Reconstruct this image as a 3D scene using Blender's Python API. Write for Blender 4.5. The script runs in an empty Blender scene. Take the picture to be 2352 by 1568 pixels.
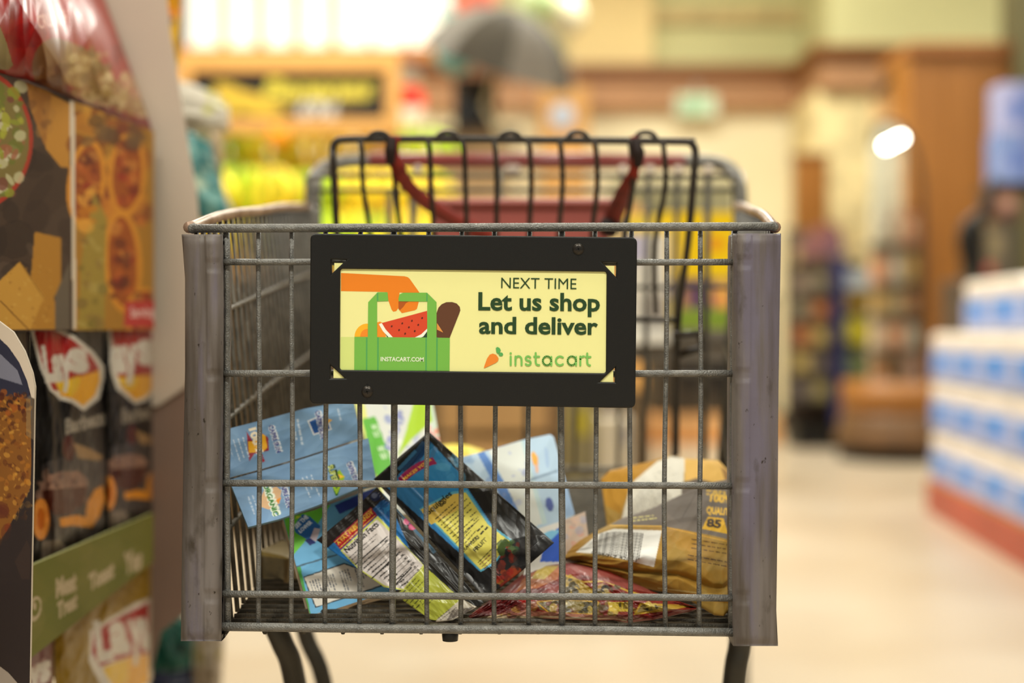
import bpy, math, random
import numpy as np
from mathutils import Vector, Matrix
from mathutils.geometry import tessellate_polygon

random.seed(7); RNG = np.random.RandomState(7)
sc = bpy.context.scene
COL = sc.collection
PI = math.pi

# ------------------------------------------------------------------ camera
F = 3600.0; CX, CY = 1176.0, 784.0; CAMH = 0.75
PITCH = math.atan(27 / F)
FOCUS = 1.2
cam_d = bpy.data.cameras.new('camera'); cam = bpy.data.objects.new('camera', cam_d); COL.objects.link(cam)
cam_d.sensor_width = 36.0; cam_d.lens = F / 2352 * 36
cam.location = (0, 0, CAMH); cam.rotation_euler = (PI / 2 - PITCH, 0, 0)
cam_d.dof.use_dof = True; cam_d.dof.focus_distance = FOCUS - 0.004; cam_d.dof.aperture_fstop = 2.6
cam_d.clip_start = 0.05; cam_d.clip_end = 60
sc.camera = cam

# ------------------------------------------------------------------ light
sc.view_settings.view_transform = 'Standard'
sc.view_settings.look = 'None'
sc.view_settings.gamma = 1
sc.view_settings.use_curve_mapping = False
sc.view_settings.exposure = 0.0
w = bpy.data.worlds.new('world'); sc.world = w; w.use_nodes = True
w.node_tree.nodes['Background'].inputs[0].default_value = (0.96, 0.955, 0.89, 1)
w.node_tree.nodes['Background'].inputs[1].default_value = 0.30

def area(x, y, z, sx, sy, power, col=(0.965, 0.96, 0.86), rot=(0, 0, 0)):
    d = bpy.data.lights.new('unseen_lamp', 'AREA'); d.shape = 'RECTANGLE'; d.size = sx; d.size_y = sy
    d.energy = power; d.color = col
    o = bpy.data.objects.new('unseen_lamp', d); o.location = (x, y, z); o.rotation_euler = rot
    COL.objects.link(o); return o
for _x, _y, _p in ((-0.9, -1.4, 112), (1.2, -1.4, 112), (-1.3, 0.6, 20), (1.0, 0.8, 20), (-0.4, 2.9, 24), (2.6, 3.2, 40), (-2.4, 4.6, 90), (0.6, 5.4, 80), (3.6, 5.6, 70),  # pair behind the camera is unseen, added to brighten the foreground
                   (-1.6, 8.2, 130), (1.0, 9.0, 140), (3.6, 8.0, 85), (-4.2, 8.0, 95)):
    area(_x, _y, 3.95, 1.2, 0.35, _p)

area(-0.75, 5.0, 2.9, 1.0, 0.3, 26, rot=(math.radians(35), 0, 0))  # unseen tilted lamp, added to brighten the bananas on the stand
def srgb(c):
    a = np.asarray(c, dtype=float) / 255.0
    return np.where(a <= 0.04045, a / 12.92, ((a + 0.055) / 1.055) ** 2.4)
def L4(c):
    r = srgb(c); return (float(r[0]), float(r[1]), float(r[2]), 1.0)

# ------------------------------------------------------------------ projection helpers (measure the photo, place in the world)
FWD = Vector((0, math.cos(PITCH), -math.sin(PITCH))); UPV = Vector((0, math.sin(PITCH), math.cos(PITCH)))
CAM = Vector((0, 0, CAMH))
def ray(px, py):
    return Vector((1, 0, 0)) * ((px - CX) / F) + UPV * ((CY - py) / F) + FWD
def at(px, py, Y):
    r = ray(px, py); return CAM + r * (Y / r.y)
class Plane:
    def __init__(s, a, b, c):
        s.o = a; s.u = (b - a).normalized(); n = (b - a).cross(c - a).normalized()
        if n.dot(CAM - a) < 0: n = -n
        s.n = n; s.v = n.cross(s.u).normalized()
        if s.v.z < 0: s.v = -s.v
    def hit(s, px, py, h=0.0):
        r = ray(px, py); t = (s.o + s.n * h - CAM).dot(s.n) / r.dot(s.n); return CAM + r * t
    def hits(s, P, h=0.0):      # numpy (n,2) -> (n,3)
        P = np.asarray(P, float)
        R = np.outer((P[:, 0] - CX) / F, (1, 0, 0)) + np.outer((CY - P[:, 1]) / F, UPV) + np.array(FWD)
        n = np.array(s.n); t = (np.dot(np.array(s.o - CAM), n) + h) / (R @ n)
        return np.array(CAM) + R * t[:, None]

# ------------------------------------------------------------------ materials
MATS = {}
def mat(name, rgb, rough=0.6, metal=0.0, var=0.12, scale=8.0, bump=0.0, bscale=60.0, rgb2=None, spec=0.3, coat=0.0):
    if name in MATS: return MATS[name]
    m = bpy.data.materials.new(name); m.use_nodes = True; nt = m.node_tree; b = nt.nodes['Principled BSDF']
    tc = nt.nodes.new('ShaderNodeTexCoord')
    n = nt.nodes.new('ShaderNodeTexNoise'); n.inputs['Scale'].default_value = scale; n.inputs['Detail'].default_value = 5
    nt.links.new(tc.outputs['Object'], n.inputs['Vector'])
    mix = nt.nodes.new('ShaderNodeMix'); mix.data_type = 'RGBA'
    c = np.array(rgb, float); c2 = np.array(rgb2, float) if rgb2 is not None else np.clip(c * (1 - var), 0, 255)
    if rgb2 is None: c = np.clip(c * (1 + var * 0.5), 0, 255)
    mix.inputs[6].default_value = L4(c2); mix.inputs[7].default_value = L4(c)
    mr = nt.nodes.new('ShaderNodeMapRange'); mr.inputs[1].default_value = 0.35; mr.inputs[2].default_value = 0.65
    nt.links.new(n.outputs['Fac'], mr.inputs[0]); nt.links.new(mr.outputs[0], mix.inputs[0])
    nt.links.new(mix.outputs[2], b.inputs['Base Color'])
    b.inputs['Roughness'].default_value = rough; b.inputs['Metallic'].default_value = metal
    b.inputs['Specular IOR Level'].default_value = spec; b.inputs['Coat Weight'].default_value = coat
    if bump:
        n2 = nt.nodes.new('ShaderNodeTexNoise'); n2.inputs['Scale'].default_value = bscale; n2.inputs['Detail'].default_value = 3
        nt.links.new(tc.outputs['Object'], n2.inputs['Vector'])
        bp = nt.nodes.new('ShaderNodeBump'); bp.inputs['Strength'].default_value = bump; bp.inputs['Distance'].default_value = 0.001
        nt.links.new(n2.outputs['Fac'], bp.inputs['Height']); nt.links.new(bp.outputs[0], b.inputs['Normal'])
    MATS[name] = m; return m
def wood(name, rgb, rgb2, rough=0.5):
    if name in MATS: return MATS[name]
    m = bpy.data.materials.new(name); m.use_nodes = True; nt = m.node_tree; b = nt.nodes['Principled BSDF']
    tc = nt.nodes.new('ShaderNodeTexCoord'); mp = nt.nodes.new('ShaderNodeMapping'); mp.inputs['Scale'].default_value = (12, 12, 1.2)
    n = nt.nodes.new('ShaderNodeTexNoise'); n.inputs['Scale'].default_value = 3; n.inputs['Detail'].default_value = 6; n.inputs['Distortion'].default_value = 0.6
    nt.links.new(tc.outputs['Object'], mp.inputs[0]); nt.links.new(mp.outputs[0], n.inputs['Vector'])
    mix = nt.nodes.new('ShaderNodeMix'); mix.data_type = 'RGBA'; mix.inputs[6].default_value = L4(rgb2); mix.inputs[7].default_value = L4(rgb)
    nt.links.new(n.outputs['Fac'], mix.inputs[0]); nt.links.new(mix.outputs[2], b.inputs['Base Color'])
    b.inputs['Roughness'].default_value = rough; MATS[name] = m; return m
def emit(name, rgb, s):
    if name in MATS: return MATS[name]
    m = bpy.data.materials.new(name); m.use_nodes = True; nt = m.node_tree; b = nt.nodes['Principled BSDF']
    n = nt.nodes.new('ShaderNodeTexNoise'); n.inputs['Scale'].default_value = 2
    mix = nt.nodes.new('ShaderNodeMix'); mix.data_type = 'RGBA'; mix.inputs[6].default_value = L4(rgb); mix.inputs[7].default_value = L4(np.clip(np.array(rgb) * 1.05, 0, 255))
    nt.links.new(n.outputs['Fac'], mix.inputs[0]); nt.links.new(mix.outputs[2], b.inputs['Emission Color'])
    b.inputs['Base Color'].default_value = L4(rgb); b.inputs['Emission Strength'].default_value = s
    MATS[name] = m; return m
def printed(name, rough, bump=0.0, bscale=300, coat=0.0, metal=0.0, spec=0.25):
    if name in MATS: return MATS[name]
    m = bpy.data.materials.new(name); m.use_nodes = True; nt = m.node_tree; b = nt.nodes['Principled BSDF']
    a = nt.nodes.new('ShaderNodeAttribute'); a.attribute_name = 'print'
    nt.links.new(a.outputs['Color'], b.inputs['Base Color'])
    b.inputs['Roughness'].default_value = rough; b.inputs['Coat Weight'].default_value = coat; b.inputs['Coat Roughness'].default_value = 0.15
    b.inputs['Metallic'].default_value = metal; b.inputs['Specular IOR Level'].default_value = spec
    tc = nt.nodes.new('ShaderNodeTexCoord'); n2 = nt.nodes.new('ShaderNodeTexNoise'); n2.inputs['Scale'].default_value = bscale
    nt.links.new(tc.outputs['Object'], n2.inputs['Vector'])
    bp = nt.nodes.new('ShaderNodeBump'); bp.inputs['Strength'].default_value = bump; bp.inputs['Distance'].default_value = 0.001
    nt.links.new(n2.outputs['Fac'], bp.inputs['Height']); nt.links.new(bp.outputs[0], b.inputs['Normal'])
    MATS[name] = m; return m

M_WIRE = mat('hammered_grey_wire', (82, 77, 68), 0.42, 0.45, 0.25, 90, 0.6, 900)
M_RIM = mat('worn_steel_rim_sheen', (176, 150, 132), 0.34, 0.3, 0.25, 30, 0.4, 500, rgb2=(120, 88, 66))  # bright beige puts the overhead light's sheen into the worn steel colour
M_DARKSTEEL = mat('dark_steel', (60, 54, 48), 0.4, 0.4, 0.15, 20, 0.2, 300)
M_CHASSIS = mat('chassis_steel', (62, 58, 50), 0.45, 0.4, 0.15, 20)
M_BLACK = mat('black_plastic', (24, 23, 21), 0.42, 0, 0.1, 6, 0.15, 1500)
M_CARD = mat('card', (205, 192, 172), 0.75, 0, 0.03, 3)
M_FOIL = printed('foil_print', 0.3, 0.12, 220, coat=0.12, spec=.2)
M_MATTE = printed('matte_pouch_print', 0.42, 0.15, 260, coat=0.1)
M_BOXP = printed('carton_print', 0.5, 0.12, 160)
M_DISP = printed('display_board_print', 0.5, 0.08, 120, spec=0.04)
M_DISPF = printed('display_bag_film', 0.34, 0.1, 80, coat=0.04, spec=0.1)
M_PAPER = printed('paper_print', 0.7, 0.3, 120)

# ------------------------------------------------------------------ objects
ORG = {}
def props(o, label=None, cat=None, group=None, kind=None):
    if label: o['label'] = label
    if cat: o['category'] = cat
    if group: o['group'] = group
    if kind: o['kind'] = kind
    return o
def empty(name, loc, label, cat, group=None):
    o = bpy.data.objects.new(name, None); o.empty_display_size = 0.05; o.location = loc; COL.objects.link(o)
    ORG[o.name] = Vector(loc); return props(o, label, cat, group)
def put(name, verts, faces, m, parent=None, smooth=True, colors=None, label=None, cat=None, group=None, kind=None):
    V = np.asarray(verts, float).reshape(-1, 3)
    if parent is not None: org = ORG[parent.name]
    elif kind == 'structure': org = Vector((0, 0, 0))
    else: org = Vector(((V[:, 0].min() + V[:, 0].max()) / 2, (V[:, 1].min() + V[:, 1].max()) / 2, V[:, 2].min()))
    me = bpy.data.meshes.new(name); me.from_pydata((V - np.array(org)).tolist(), [], faces)
    if smooth: me.polygons.foreach_set('use_smooth', [True] * len(me.polygons))
    ms = m if isinstance(m, (list, tuple)) else [m]
    for x in ms: me.materials.append(x)
    if colors is not None:
        a = me.color_attributes.new('print', 'FLOAT_COLOR', 'POINT')
        a.data.foreach_set('color', np.asarray(colors, dtype=np.float32).reshape(-1))
    me.update()
    o = bpy.data.objects.new(name, me); COL.objects.link(o)
    if parent is not None: o.parent = parent; ORG[o.name] = org
    else: o.location = org; ORG[o.name] = org
    return props(o, label, cat, group, kind)

class MB:
    """collects simple solids of ONE piece"""
    def __init__(s): s.v = []; s.f = []
    def add(s, v, f):
        k = len(s.v); s.v += [tuple(p) for p in v]; s.f += [tuple(i + k for i in q) for q in f]; return s
    def box(s, x0, x1, y0, y1, z0, z1, b=0.0):
        if b <= 0:
            v = [(x, y, z) for x in (x0, x1) for y in (y0, y1) for z in (z0, z1)]
            return s.add(v, [(0, 1, 3, 2), (4, 6, 7, 5), (0, 4, 5, 1), (2, 3, 7, 6), (0, 2, 6, 4), (1, 5, 7, 3)])
        v = []; idx = {}
        for sx in (0, 1):
            for sy in (0, 1):
                for sz in (0, 1):
                    X = (x0, x1)[sx]; Y = (y0, y1)[sy]; Z = (z0, z1)[sz]
                    bx = b if sx == 0 else -b; by = b if sy == 0 else -b; bz = b if sz == 0 else -b
                    idx[sx, sy, sz, 'x'] = len(v); v.append((X, Y + by, Z + bz))
                    idx[sx, sy, sz, 'y'] = len(v); v.append((X + bx, Y, Z + bz))
                    idx[sx, sy, sz, 'z'] = len(v); v.append((X + bx, Y + by, Z))
        f = []
        for a in (0, 1):
            f.append([idx[a, p, q, 'x'] for p, q in ((0, 0), (1, 0), (1, 1), (0, 1))])
            f.append([idx[p, a, q, 'y'] for p, q in ((0, 0), (1, 0), (1, 1), (0, 1))])
            f.append([idx[p, q, a, 'z'] for p, q in ((0, 0), (1, 0), (1, 1), (0, 1))])
            for c in (0, 1):
                f.append([idx[a, c, 0, 'x'], idx[a, c, 1, 'x'], idx[a, c, 1, 'y'], idx[a, c, 0, 'y']])
                f.append([idx[a, 0, c, 'x'], idx[a, 1, c, 'x'], idx[a, 1, c, 'z'], idx[a, 0, c, 'z']])
                f.append([idx[0, a, c, 'y'], idx[1, a, c, 'y'], idx[1, a, c, 'z'], idx[0, a, c, 'z']])
                for e in (0, 1): f.append([idx[a, c, e, 'x'], idx[a, c, e, 'y'], idx[a, c, e, 'z']])
        return s.add(v, f)
    def tube(s, pts, r, seg=8, cap=True):
        P = [Vector(p) for p in pts]; n = len(P)
        rs = r if isinstance(r, (list, tuple)) else [r] * n
        T = []
        for i in range(n):
            a = P[max(i - 1, 0)]; b = P[min(i + 1, n - 1)]; T.append((b - a).normalized())
        ref = Vector((0, 0, 1)) if abs(T[0].z) < 0.9 else Vector((0, 1, 0))
        nrm = T[0].cross(ref).normalized(); v = []
        for i in range(n):
            nrm = (nrm - T[i] * nrm.dot(T[i])).normalized(); bi = T[i].cross(nrm)
            for k in range(seg):
                a = 2 * PI * k / seg; v.append(P[i] + (nrm * math.cos(a) + bi * math.sin(a)) * rs[i])
        f = [(i * seg + k, i * seg + (k + 1) % seg, (i + 1) * seg + (k + 1) % seg, (i + 1) * seg + k) for i in range(n - 1) for k in range(seg)]
        if cap: f.append(tuple(range(seg))[::-1]); f.append(tuple((n - 1) * seg + k for k in range(seg)))
        return s.add(v, f)
    def lathe(s, prof, c, seg=20, axis='z'):
        v = []
        for (r, h) in prof:
            for k in range(seg):
                a = 2 * PI * k / seg
                if axis == 'z': v.append((c[0] + r * math.cos(a), c[1] + r * math.sin(a), c[2] + h))
                else: v.append((c[0] + r * math.cos(a), c[1] - h, c[2] + r * math.sin(a)))
        n = len(prof)
        f = [(i * seg + k, i * seg + (k + 1) % seg, (i + 1) * seg + (k + 1) % seg, (i + 1) * seg + k) for i in range(n - 1) for k in range(seg)]
        f.append(tuple(range(seg))[::-1]); f.append(tuple((n - 1) * seg + k for k in range(seg)))
        return s.add(v, f)
    def sphere(s, c, r, nu=16, nv=10, sq=(1, 1, 1)):
        v = []; f = []
        for j in range(nv + 1):
            t = PI * j / nv
            for i in range(nu):
                a = 2 * PI * i / nu; v.append((c[0] + r * sq[0] * math.sin(t) * math.cos(a), c[1] + r * sq[1] * math.sin(t) * math.sin(a), c[2] + r * sq[2] * math.cos(t)))
        for j in range(nv):
            for i in range(nu): f.append((j * nu + i, j * nu + (i + 1) % nu, (j + 1) * nu + (i + 1) % nu, (j + 1) * nu + i))
        return s.add(v, f)
    def done(s, name, m, parent=None, smooth=False, **k): return put(name, s.v, s.f, m, parent, smooth, **k)
def structure(name, mb, m, **k): return mb.done(name, m, kind='structure', **k)
def tube(name, pts, r, m, parent, seg=8): return MB().tube(pts, r, seg).done(name, m, parent, smooth=True)
def smoothpath(pts, n=6):
    P = [Vector(p) for p in pts]; out = []
    for i in range(len(P) - 1):
        p0 = P[max(i - 1, 0)]; p1 = P[i]; p2 = P[i + 1]; p3 = P[min(i + 2, len(P) - 1)]
        for k in range(n):
            t = k / n; out.append(0.5 * ((2 * p1) + (p2 - p0) * t + (2 * p0 - 5 * p1 + 4 * p2 - p3) * t * t + (3 * p1 - p0 - 3 * p2 + p3) * t ** 3))
    out.append(P[-1]); return out

# ------------------------------------------------------------------ lettering and print canvas
_TX = {}
def text_mesh(s, weight=0.0, shear=0.0):
    key = (s, weight, shear)
    if key in _TX: return _TX[key]
    cu = bpy.data.curves.new('t', 'FONT'); cu.body = s; cu.offset = weight; cu.resolution_u = 3; cu.shear = shear
    o = bpy.data.objects.new('t', cu); COL.objects.link(o); bpy.context.view_layer.update()
    me = bpy.data.meshes.new_from_object(o.evaluated_get(bpy.context.evaluated_depsgraph_get()))
    v = np.array([tuple(x.co)[:2] for x in me.vertices]) if len(me.vertices) else np.zeros((0, 2))
    me.calc_loop_triangles(); t = np.array([tuple(x.vertices) for x in me.loop_triangles], int)
    bpy.data.objects.remove(o); bpy.data.curves.remove(cu); bpy.data.meshes.remove(me)
    _TX[key] = (v, t); return v, t
CAPH = None
def text_px(s, p0, p1, h, weight=0.0, up=None, shear=0.0):
    """lettering laid on the baseline p0->p1 (photo pixels) with capital height h"""
    global CAPH
    if CAPH is None: CAPH = text_mesh('H')[0][:, 1].max()
    v, t = text_mesh(s, weight, shear)
    p0 = np.array(p0, float); p1 = np.array(p1, float); d = p1 - p0; L = np.linalg.norm(d)
    upv = np.array([d[1], -d[0]]) / L if up is None else np.array(up, float) / np.linalg.norm(up)
    x0 = v[:, 0].min(); W = v[:, 0].max() - x0
    return p0 + np.outer((v[:, 0] - x0) / W, d) + np.outer(v[:, 1] / CAPH * h, upv), t
def ell(cx, cy, rx, ry, n=20, rot=0.0):
    c, s_ = math.cos(rot), math.sin(rot)
    return [(cx + rx * math.cos(2 * PI * k / n) * c - ry * math.sin(2 * PI * k / n) * s_, cy + rx * math.cos(2 * PI * k / n) * s_ + ry * math.sin(2 * PI * k / n) * c) for k in range(n)]
def stroke(p, q, wd):
    p = np.array(p, float); q = np.array(q, float); d = q - p; d /= max(np.linalg.norm(d), 1e-6); n = np.array([-d[1], d[0]]) * wd / 2
    return [tuple(p + n), tuple(q + n), tuple(q - n), tuple(p - n)]
class Canvas:
    def __init__(s, x0, y0, x1, y1, base, ss=1.5):
        s.x0, s.y0, s.ss = x0, y0, ss; s.w = int((x1 - x0) * ss); s.h = int((y1 - y0) * ss)
        s.a = np.empty((s.h, s.w, 3)); s.a[:] = base
    def _reg(s, P):
        Q = (np.asarray(P, float) - (s.x0, s.y0)) * s.ss
        a = np.floor(Q.min(0)).astype(int) - 1; b = np.ceil(Q.max(0)).astype(int) + 2
        a = np.maximum(a, 0); b = np.minimum(b, (s.w, s.h))
        return Q, a, b
    def poly(s, P, col, alpha=1.0, blend=None):
        Q, a, b = s._reg(P)
        if (b <= a).any(): return s
        X, Y = np.meshgrid(np.arange(a[0], b[0]) + 0.5, np.arange(a[1], b[1]) + 0.5)
        ins = np.zeros(X.shape, bool); n = len(Q)
        for i in range(n):
            x1, y1 = Q[i]; x2, y2 = Q[(i + 1) % n]
            if y1 == y2: continue
            c = ((y1 > Y) != (y2 > Y)) & (X < (x2 - x1) * (Y - y1) / (y2 - y1) + x1); ins ^= c
        R = s.a[a[1]:b[1], a[0]:b[0]]; R[ins] = R[ins] * (1 - alpha) + np.array(col) * alpha; return s
    def line(s, p, q, wd, col, alpha=1.0): return s.poly(stroke(p, q, wd), col, alpha)
    def text(s, t, p0, p1, h, col, weight=0.0, up=None, shear=0.0):
        V, T = text_px(t, p0, p1, h, weight, up, shear)
        for tri in T: s.poly(V[tri], col)
        return s
    def lines(s, p0, p1, step, n, wd, col, jag=0.2, frac=(0.5, 1.0), word=9):
        """illegible small print: broken strokes, one row per line"""
        p0 = np.array(p0, float); p1 = np.array(p1, float); step = np.array(step, float); d = p1 - p0; L = np.linalg.norm(d); u = d / L
        for i in range(n):
            e = L * RNG.uniform(*frac); x = 0.0
            while x < e:
                k = RNG.uniform(0.5, 1.5) * word; a = p0 + step * i + u * x; b = a + u * min(k, e - x)
                s.line(a, b, wd * RNG.uniform(0.8, 1.15), col); x += k + word * 0.3
        return s
    def blobs(s, x0, y0, x1, y1, n, r, cols, alpha=0.8, asp=2.0):
        for _ in range(n):
            rr = RNG.uniform(*r); s.poly(ell(RNG.uniform(x0, x1), RNG.uniform(y0, y1), rr, rr * RNG.uniform(1 / asp, 1), 10, RNG.uniform(0, PI)), cols[RNG.randint(len(cols))], alpha)
        return s
    def sample(s, P):
        P = (np.asarray(P) - (s.x0, s.y0)) * s.ss - 0.5
        x = np.clip(P[:, 0], 0, s.w - 1.001); y = np.clip(P[:, 1], 0, s.h - 1.001)
        i = np.floor(x).astype(int); j = np.floor(y).astype(int); fx = (x - i)[:, None]; fy = (y - j)[:, None]
        i1 = np.minimum(i + 1, s.w - 1); j1 = np.minimum(j + 1, s.h - 1)
        c = (s.a[j, i] * (1 - fx) + s.a[j, i1] * fx) * (1 - fy) + (s.a[j1, i] * (1 - fx) + s.a[j1, i1] * fx) * fy
        return np.concatenate([srgb(c), np.ones((len(c), 1))], 1)

def polyline(pts, t):
    P = np.array(pts, float)
    if len(P) == 2: return P[0] + np.outer(t, P[1] - P[0])
    seg = np.linalg.norm(np.diff(P, axis=0), axis=1); c = np.concatenate([[0], np.cumsum(seg)]) / seg.sum()
    return np.stack([np.interp(t, c, P[:, 0]), np.interp(t, c, P[:, 1])], 1)
def vnoise(u, v, seed=0, terms=6, f0=2.0, grow=1.7):
    r = np.random.RandomState(seed); out = np.zeros_like(u); a = 1.0; f = f0
    for k in range(terms):
        th = r.uniform(0, PI); ph = r.uniform(0, 6.28); q = (u * math.cos(th) + v * math.sin(th)) * f * 2 * PI + ph + 0.8 * np.sin(v * f * 2.3 + u * 1.7 * f + ph)
        out += a * (1 - 2 * np.abs(np.sin(q / 2))); a *= 0.62; f *= grow
    return out
def sheet(name, cv, top, bot, plane, m, thick=0.0, height=None, pillow=False, cell=2.0, parent=None, side=None, back=None, **k):
    """printed face cut to the outline between two polylines measured on the photo, laid on a real plane;
    a pillow gets a swelling front and back, a slab gets sides and a back"""
    top = np.array(top, float); bot = np.array(bot, float)
    W = max(np.abs(np.diff(top, axis=0)).max(1).sum(), np.abs(np.diff(bot, axis=0)).max(1).sum())
    _t = np.linspace(0, 1, 9); H = np.linalg.norm(polyline(top, _t) - polyline(bot, _t), axis=1).max()
    nx = max(3, int(W / cell)); ny = max(3, int(H / cell))
    u = np.linspace(0, 1, nx + 1); v = np.linspace(0, 1, ny + 1)
    A = polyline(top, u); B = polyline(bot, u)
    G = A[None, :, :] * (1 - v)[:, None, None] + B[None, :, :] * v[:, None, None]
    PX = G.reshape(-1, 2); UU = np.tile(u, ny + 1); VV = np.repeat(v, nx + 1)
    P = plane.hits(PX); C = cv.sample(PX); n = np.array(plane.n)
    h = height(UU, VV) if height is not None else np.zeros(len(UU))
    prof = np.clip(4 * UU * (1 - UU), 0, 1) ** 0.5 * np.clip(4 * VV * (1 - VV), 0, 1) ** 0.5
    nxx = nx + 1
    q = np.arange(ny * nx); i0 = (q // nx) * nxx + q % nx
    faces = np.stack([i0, i0 + nxx, i0 + nxx + 1, i0 + 1], 1)
    if pillow:
        Pf = plane.hits(PX, prof * thick + h * np.minimum(1, prof * 3))
        Pb = P - n * (prof * thick * 0.6)[:, None]; N = len(P)
        Pb[(prof < 1e-6)] = Pb[(prof < 1e-6)] - n * 1e-4
        cb = C if back is None else np.tile(np.array(L4(back)), (N, 1))
        V = np.concatenate([Pf, Pb]); CC = np.concatenate([C, cb]); fb = (faces + N)[:, ::-1]
        ring = list(range(0, nxx)) + [r * nxx + nx for r in range(1, ny + 1)] + [ny * nxx + c for c in range(nx - 1, -1, -1)] + [r * nxx for r in range(ny - 1, 0, -1)]
        rf = [[ring[j], ring[(j + 1) % len(ring)], ring[(j + 1) % len(ring)] + N, ring[j] + N] for j in range(len(ring))]
        FF = faces.tolist() + fb.tolist() + rf
    else:
        Pf = plane.hits(PX, h); N = len(P)
        ring = list(range(0, nxx)) + [r * nxx + nx for r in range(1, ny + 1)] + [ny * nxx + c for c in range(nx - 1, -1, -1)] + [r * nxx for r in range(ny - 1, 0, -1)]
        R1 = Pf[ring]; R2 = Pf[ring] - n * thick; sc_ = np.array(L4(side)) if side is not None else None
        cr = C[ring] if sc_ is None else np.tile(sc_, (len(ring), 1)); L = len(ring)
        V = np.concatenate([Pf, R1, R2]); CC = np.concatenate([C, cr, cr])
        rf = [[N + j, N + (j + 1) % L, N + L + (j + 1) % L, N + L + j] for j in range(L)]
        FF = faces.tolist() + rf + [list(range(N + L, N + 2 * L))[::-1]]
    return put(name, V, FF, m, parent, True, CC, **k)

# =================================================================== STRUCTURE
M_FLOOR = mat('polished_floor', (198, 183, 161), 0.30, 0, 0.06, 1.3, rgb2=(187, 168, 142), spec=0.35)
structure('floor', MB().box(-7, 9, -3, 13.5, -0.1, 0), M_FLOOR)
M_CREAM = mat('cream_wall', (240, 228, 190), 0.7, 0, 0.03, 1)
M_GREENW = mat('pale_green_wall', (206, 202, 148), 0.75, 0, 0.03, 1)
M_TAN = mat('tan_pilaster', (232, 206, 146), 0.7, 0, 0.03, 1)
M_BAND = mat('brown_band', (178, 132, 92), 0.55, 0, 0.05, 2)
M_CROWN = wood('crown_wood', (150, 94, 34), (126, 74, 24))
M_ORANGEWOOD = wood('orange_wood', (156, 100, 32), (134, 82, 20), 0.45)
structure('ceiling', MB().box(-7, 9, -3, 13.5, 4.05, 4.15), mat('ceiling_white', (235, 230, 215), 0.8))
structure('wall_back', MB().box(-7, 2.6, 12, 12.15, 0, 2.72), M_CREAM)
structure('wall_back_upper', MB().box(-0.55, 2.6, 11.98, 12.15, 2.72, 4.1).box(-7, -2.9, 11.98, 12.15, 2.72, 4.1), M_GREENW)
structure('trim_1', MB().box(-0.7, 2.28, 11.86, 12.0, 2.42, 2.64), M_BAND)
structure('trim_2', MB().box(-0.7, 2.26, 11.80, 12.0, 2.64, 2.70).box(-0.7, 2.24, 11.74, 12.0, 2.70, 2.74), M_CROWN)
structure('trim_3', MB().box(1.05, 2.28, 11.9, 12.0, 3.08, 3.20), mat('beige_stripe', (202, 180, 128), 0.7))
structure('trim_4', MB().box(0.42, 1.06, 11.84, 11.99, 2.745, 4.1), M_TAN)
structure('wall_right_section', MB().box(2.2, 9, 10.9, 11.95, 2.65, 4.1), M_GREENW)
structure('wall_right_lower', MB().box(2.12, 9, 10.95, 11.95, 0, 2.42), mat('warm_cream', (232, 212, 156), 0.7))
structure('trim_5', MB().box(2.14, 9, 10.84, 11.95, 2.42, 2.62), M_BAND)
structure('trim_6', MB().box(2.1, 9, 10.78, 11.95, 2.62, 2.66).box(2.06, 9, 10.72, 11.95, 2.66, 2.70), M_CROWN)
# lit clerestory window over the produce wall
wx0, wx1, wz0, wz1 = -2.45, -0.52, 2.86, 4.0
M_GLOW = emit('daylight_pane', (255, 248, 226), 1.1)
win = structure('window_1', MB().box(wx0 - 0.06, wx1 + 0.06, 11.72, 11.98, wz0 - 0.09, wz0), wood('window_sill_wood', (226, 150, 60), (190, 110, 40)))
ORG[win.name] = Vector((0, 0, 0))
npan = 7
for i in range(npan):
    a = wx0 + (wx1 - wx0) * i / npan; b = wx0 + (wx1 - wx0) * (i + 1) / npan
    MB().box(a + 0.02, b - 0.02, 11.86, 11.89, wz0 + 0.01, wz1).done('pane', M_GLOW, win)
    if i < 4: MB().box(b - 0.04, b + 0.04, 11.80, 11.93, wz0, wz1, 0.004).done('mullion', mat('mullion_paint', (222, 226, 168), 0.5), win)
structure('baseboard_back', MB().box(-7, 2.1, 11.93, 12.0, 0, 0.12), mat('dark_baseboard', (70, 62, 50), 0.5))

# =================================================================== THE CART
cart = empty('shopping_cart', (0, 1.6, 0), 'grey wire shopping cart with worn corner bumpers, holding snacks, sign on its front', 'shopping cart')
YF = 1.2
hb = [(437, 525, 1783, 520, .0033), (514, 601, 1682, 602, .0026), (508, 857, 1684, 858, .0027), (508, 1109, 1686, 1116, .0027), (508, 1364, 1686, 1373, .0027), (508, 1439, 1686, 1451, .0034)]
M_FR = mat('hammered_grey_front_wire', (112, 110, 105), 0.36, 0.2, 0.14, 140, 0.9, 800, spec=.6)
for i, (xa, ya, xb, yb, r) in enumerate(hb):
    if i == 0: continue
    tube('front_wire', [at(xa + (xb - xa) * t, ya + (yb - ya) * t + (0.6 * math.sin(t * 9 + i)), YF - 0.004) for t in np.linspace(0, 1, 12)], r, M_FR, cart, 10)
vx = [522, 595, 670, 747, 826, 903, 980, 1058, 1136, 1213, 1290, 1368, 1447, 1527, 1607, 1681]
vtop = [519, 595, 671, 749, 828, 906, 985, 1060, 1137, 1216, 1289, 1368, 1449, 1531, 1610, 1688]
for a, b in zip(vx, vtop):
    r = 0.0026 if a in (522, 903, 1290, 1681) else 0.0019
    pts = [at(b + (a - b) * min(1, t * 1.4) + 1.5 * math.sin(t * 7 + a), 527 + t * (1446 - 527), YF) for t in np.linspace(0, 1, 14)]
    tube('front_wire', pts, r, M_FR, cart, 8)
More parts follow.
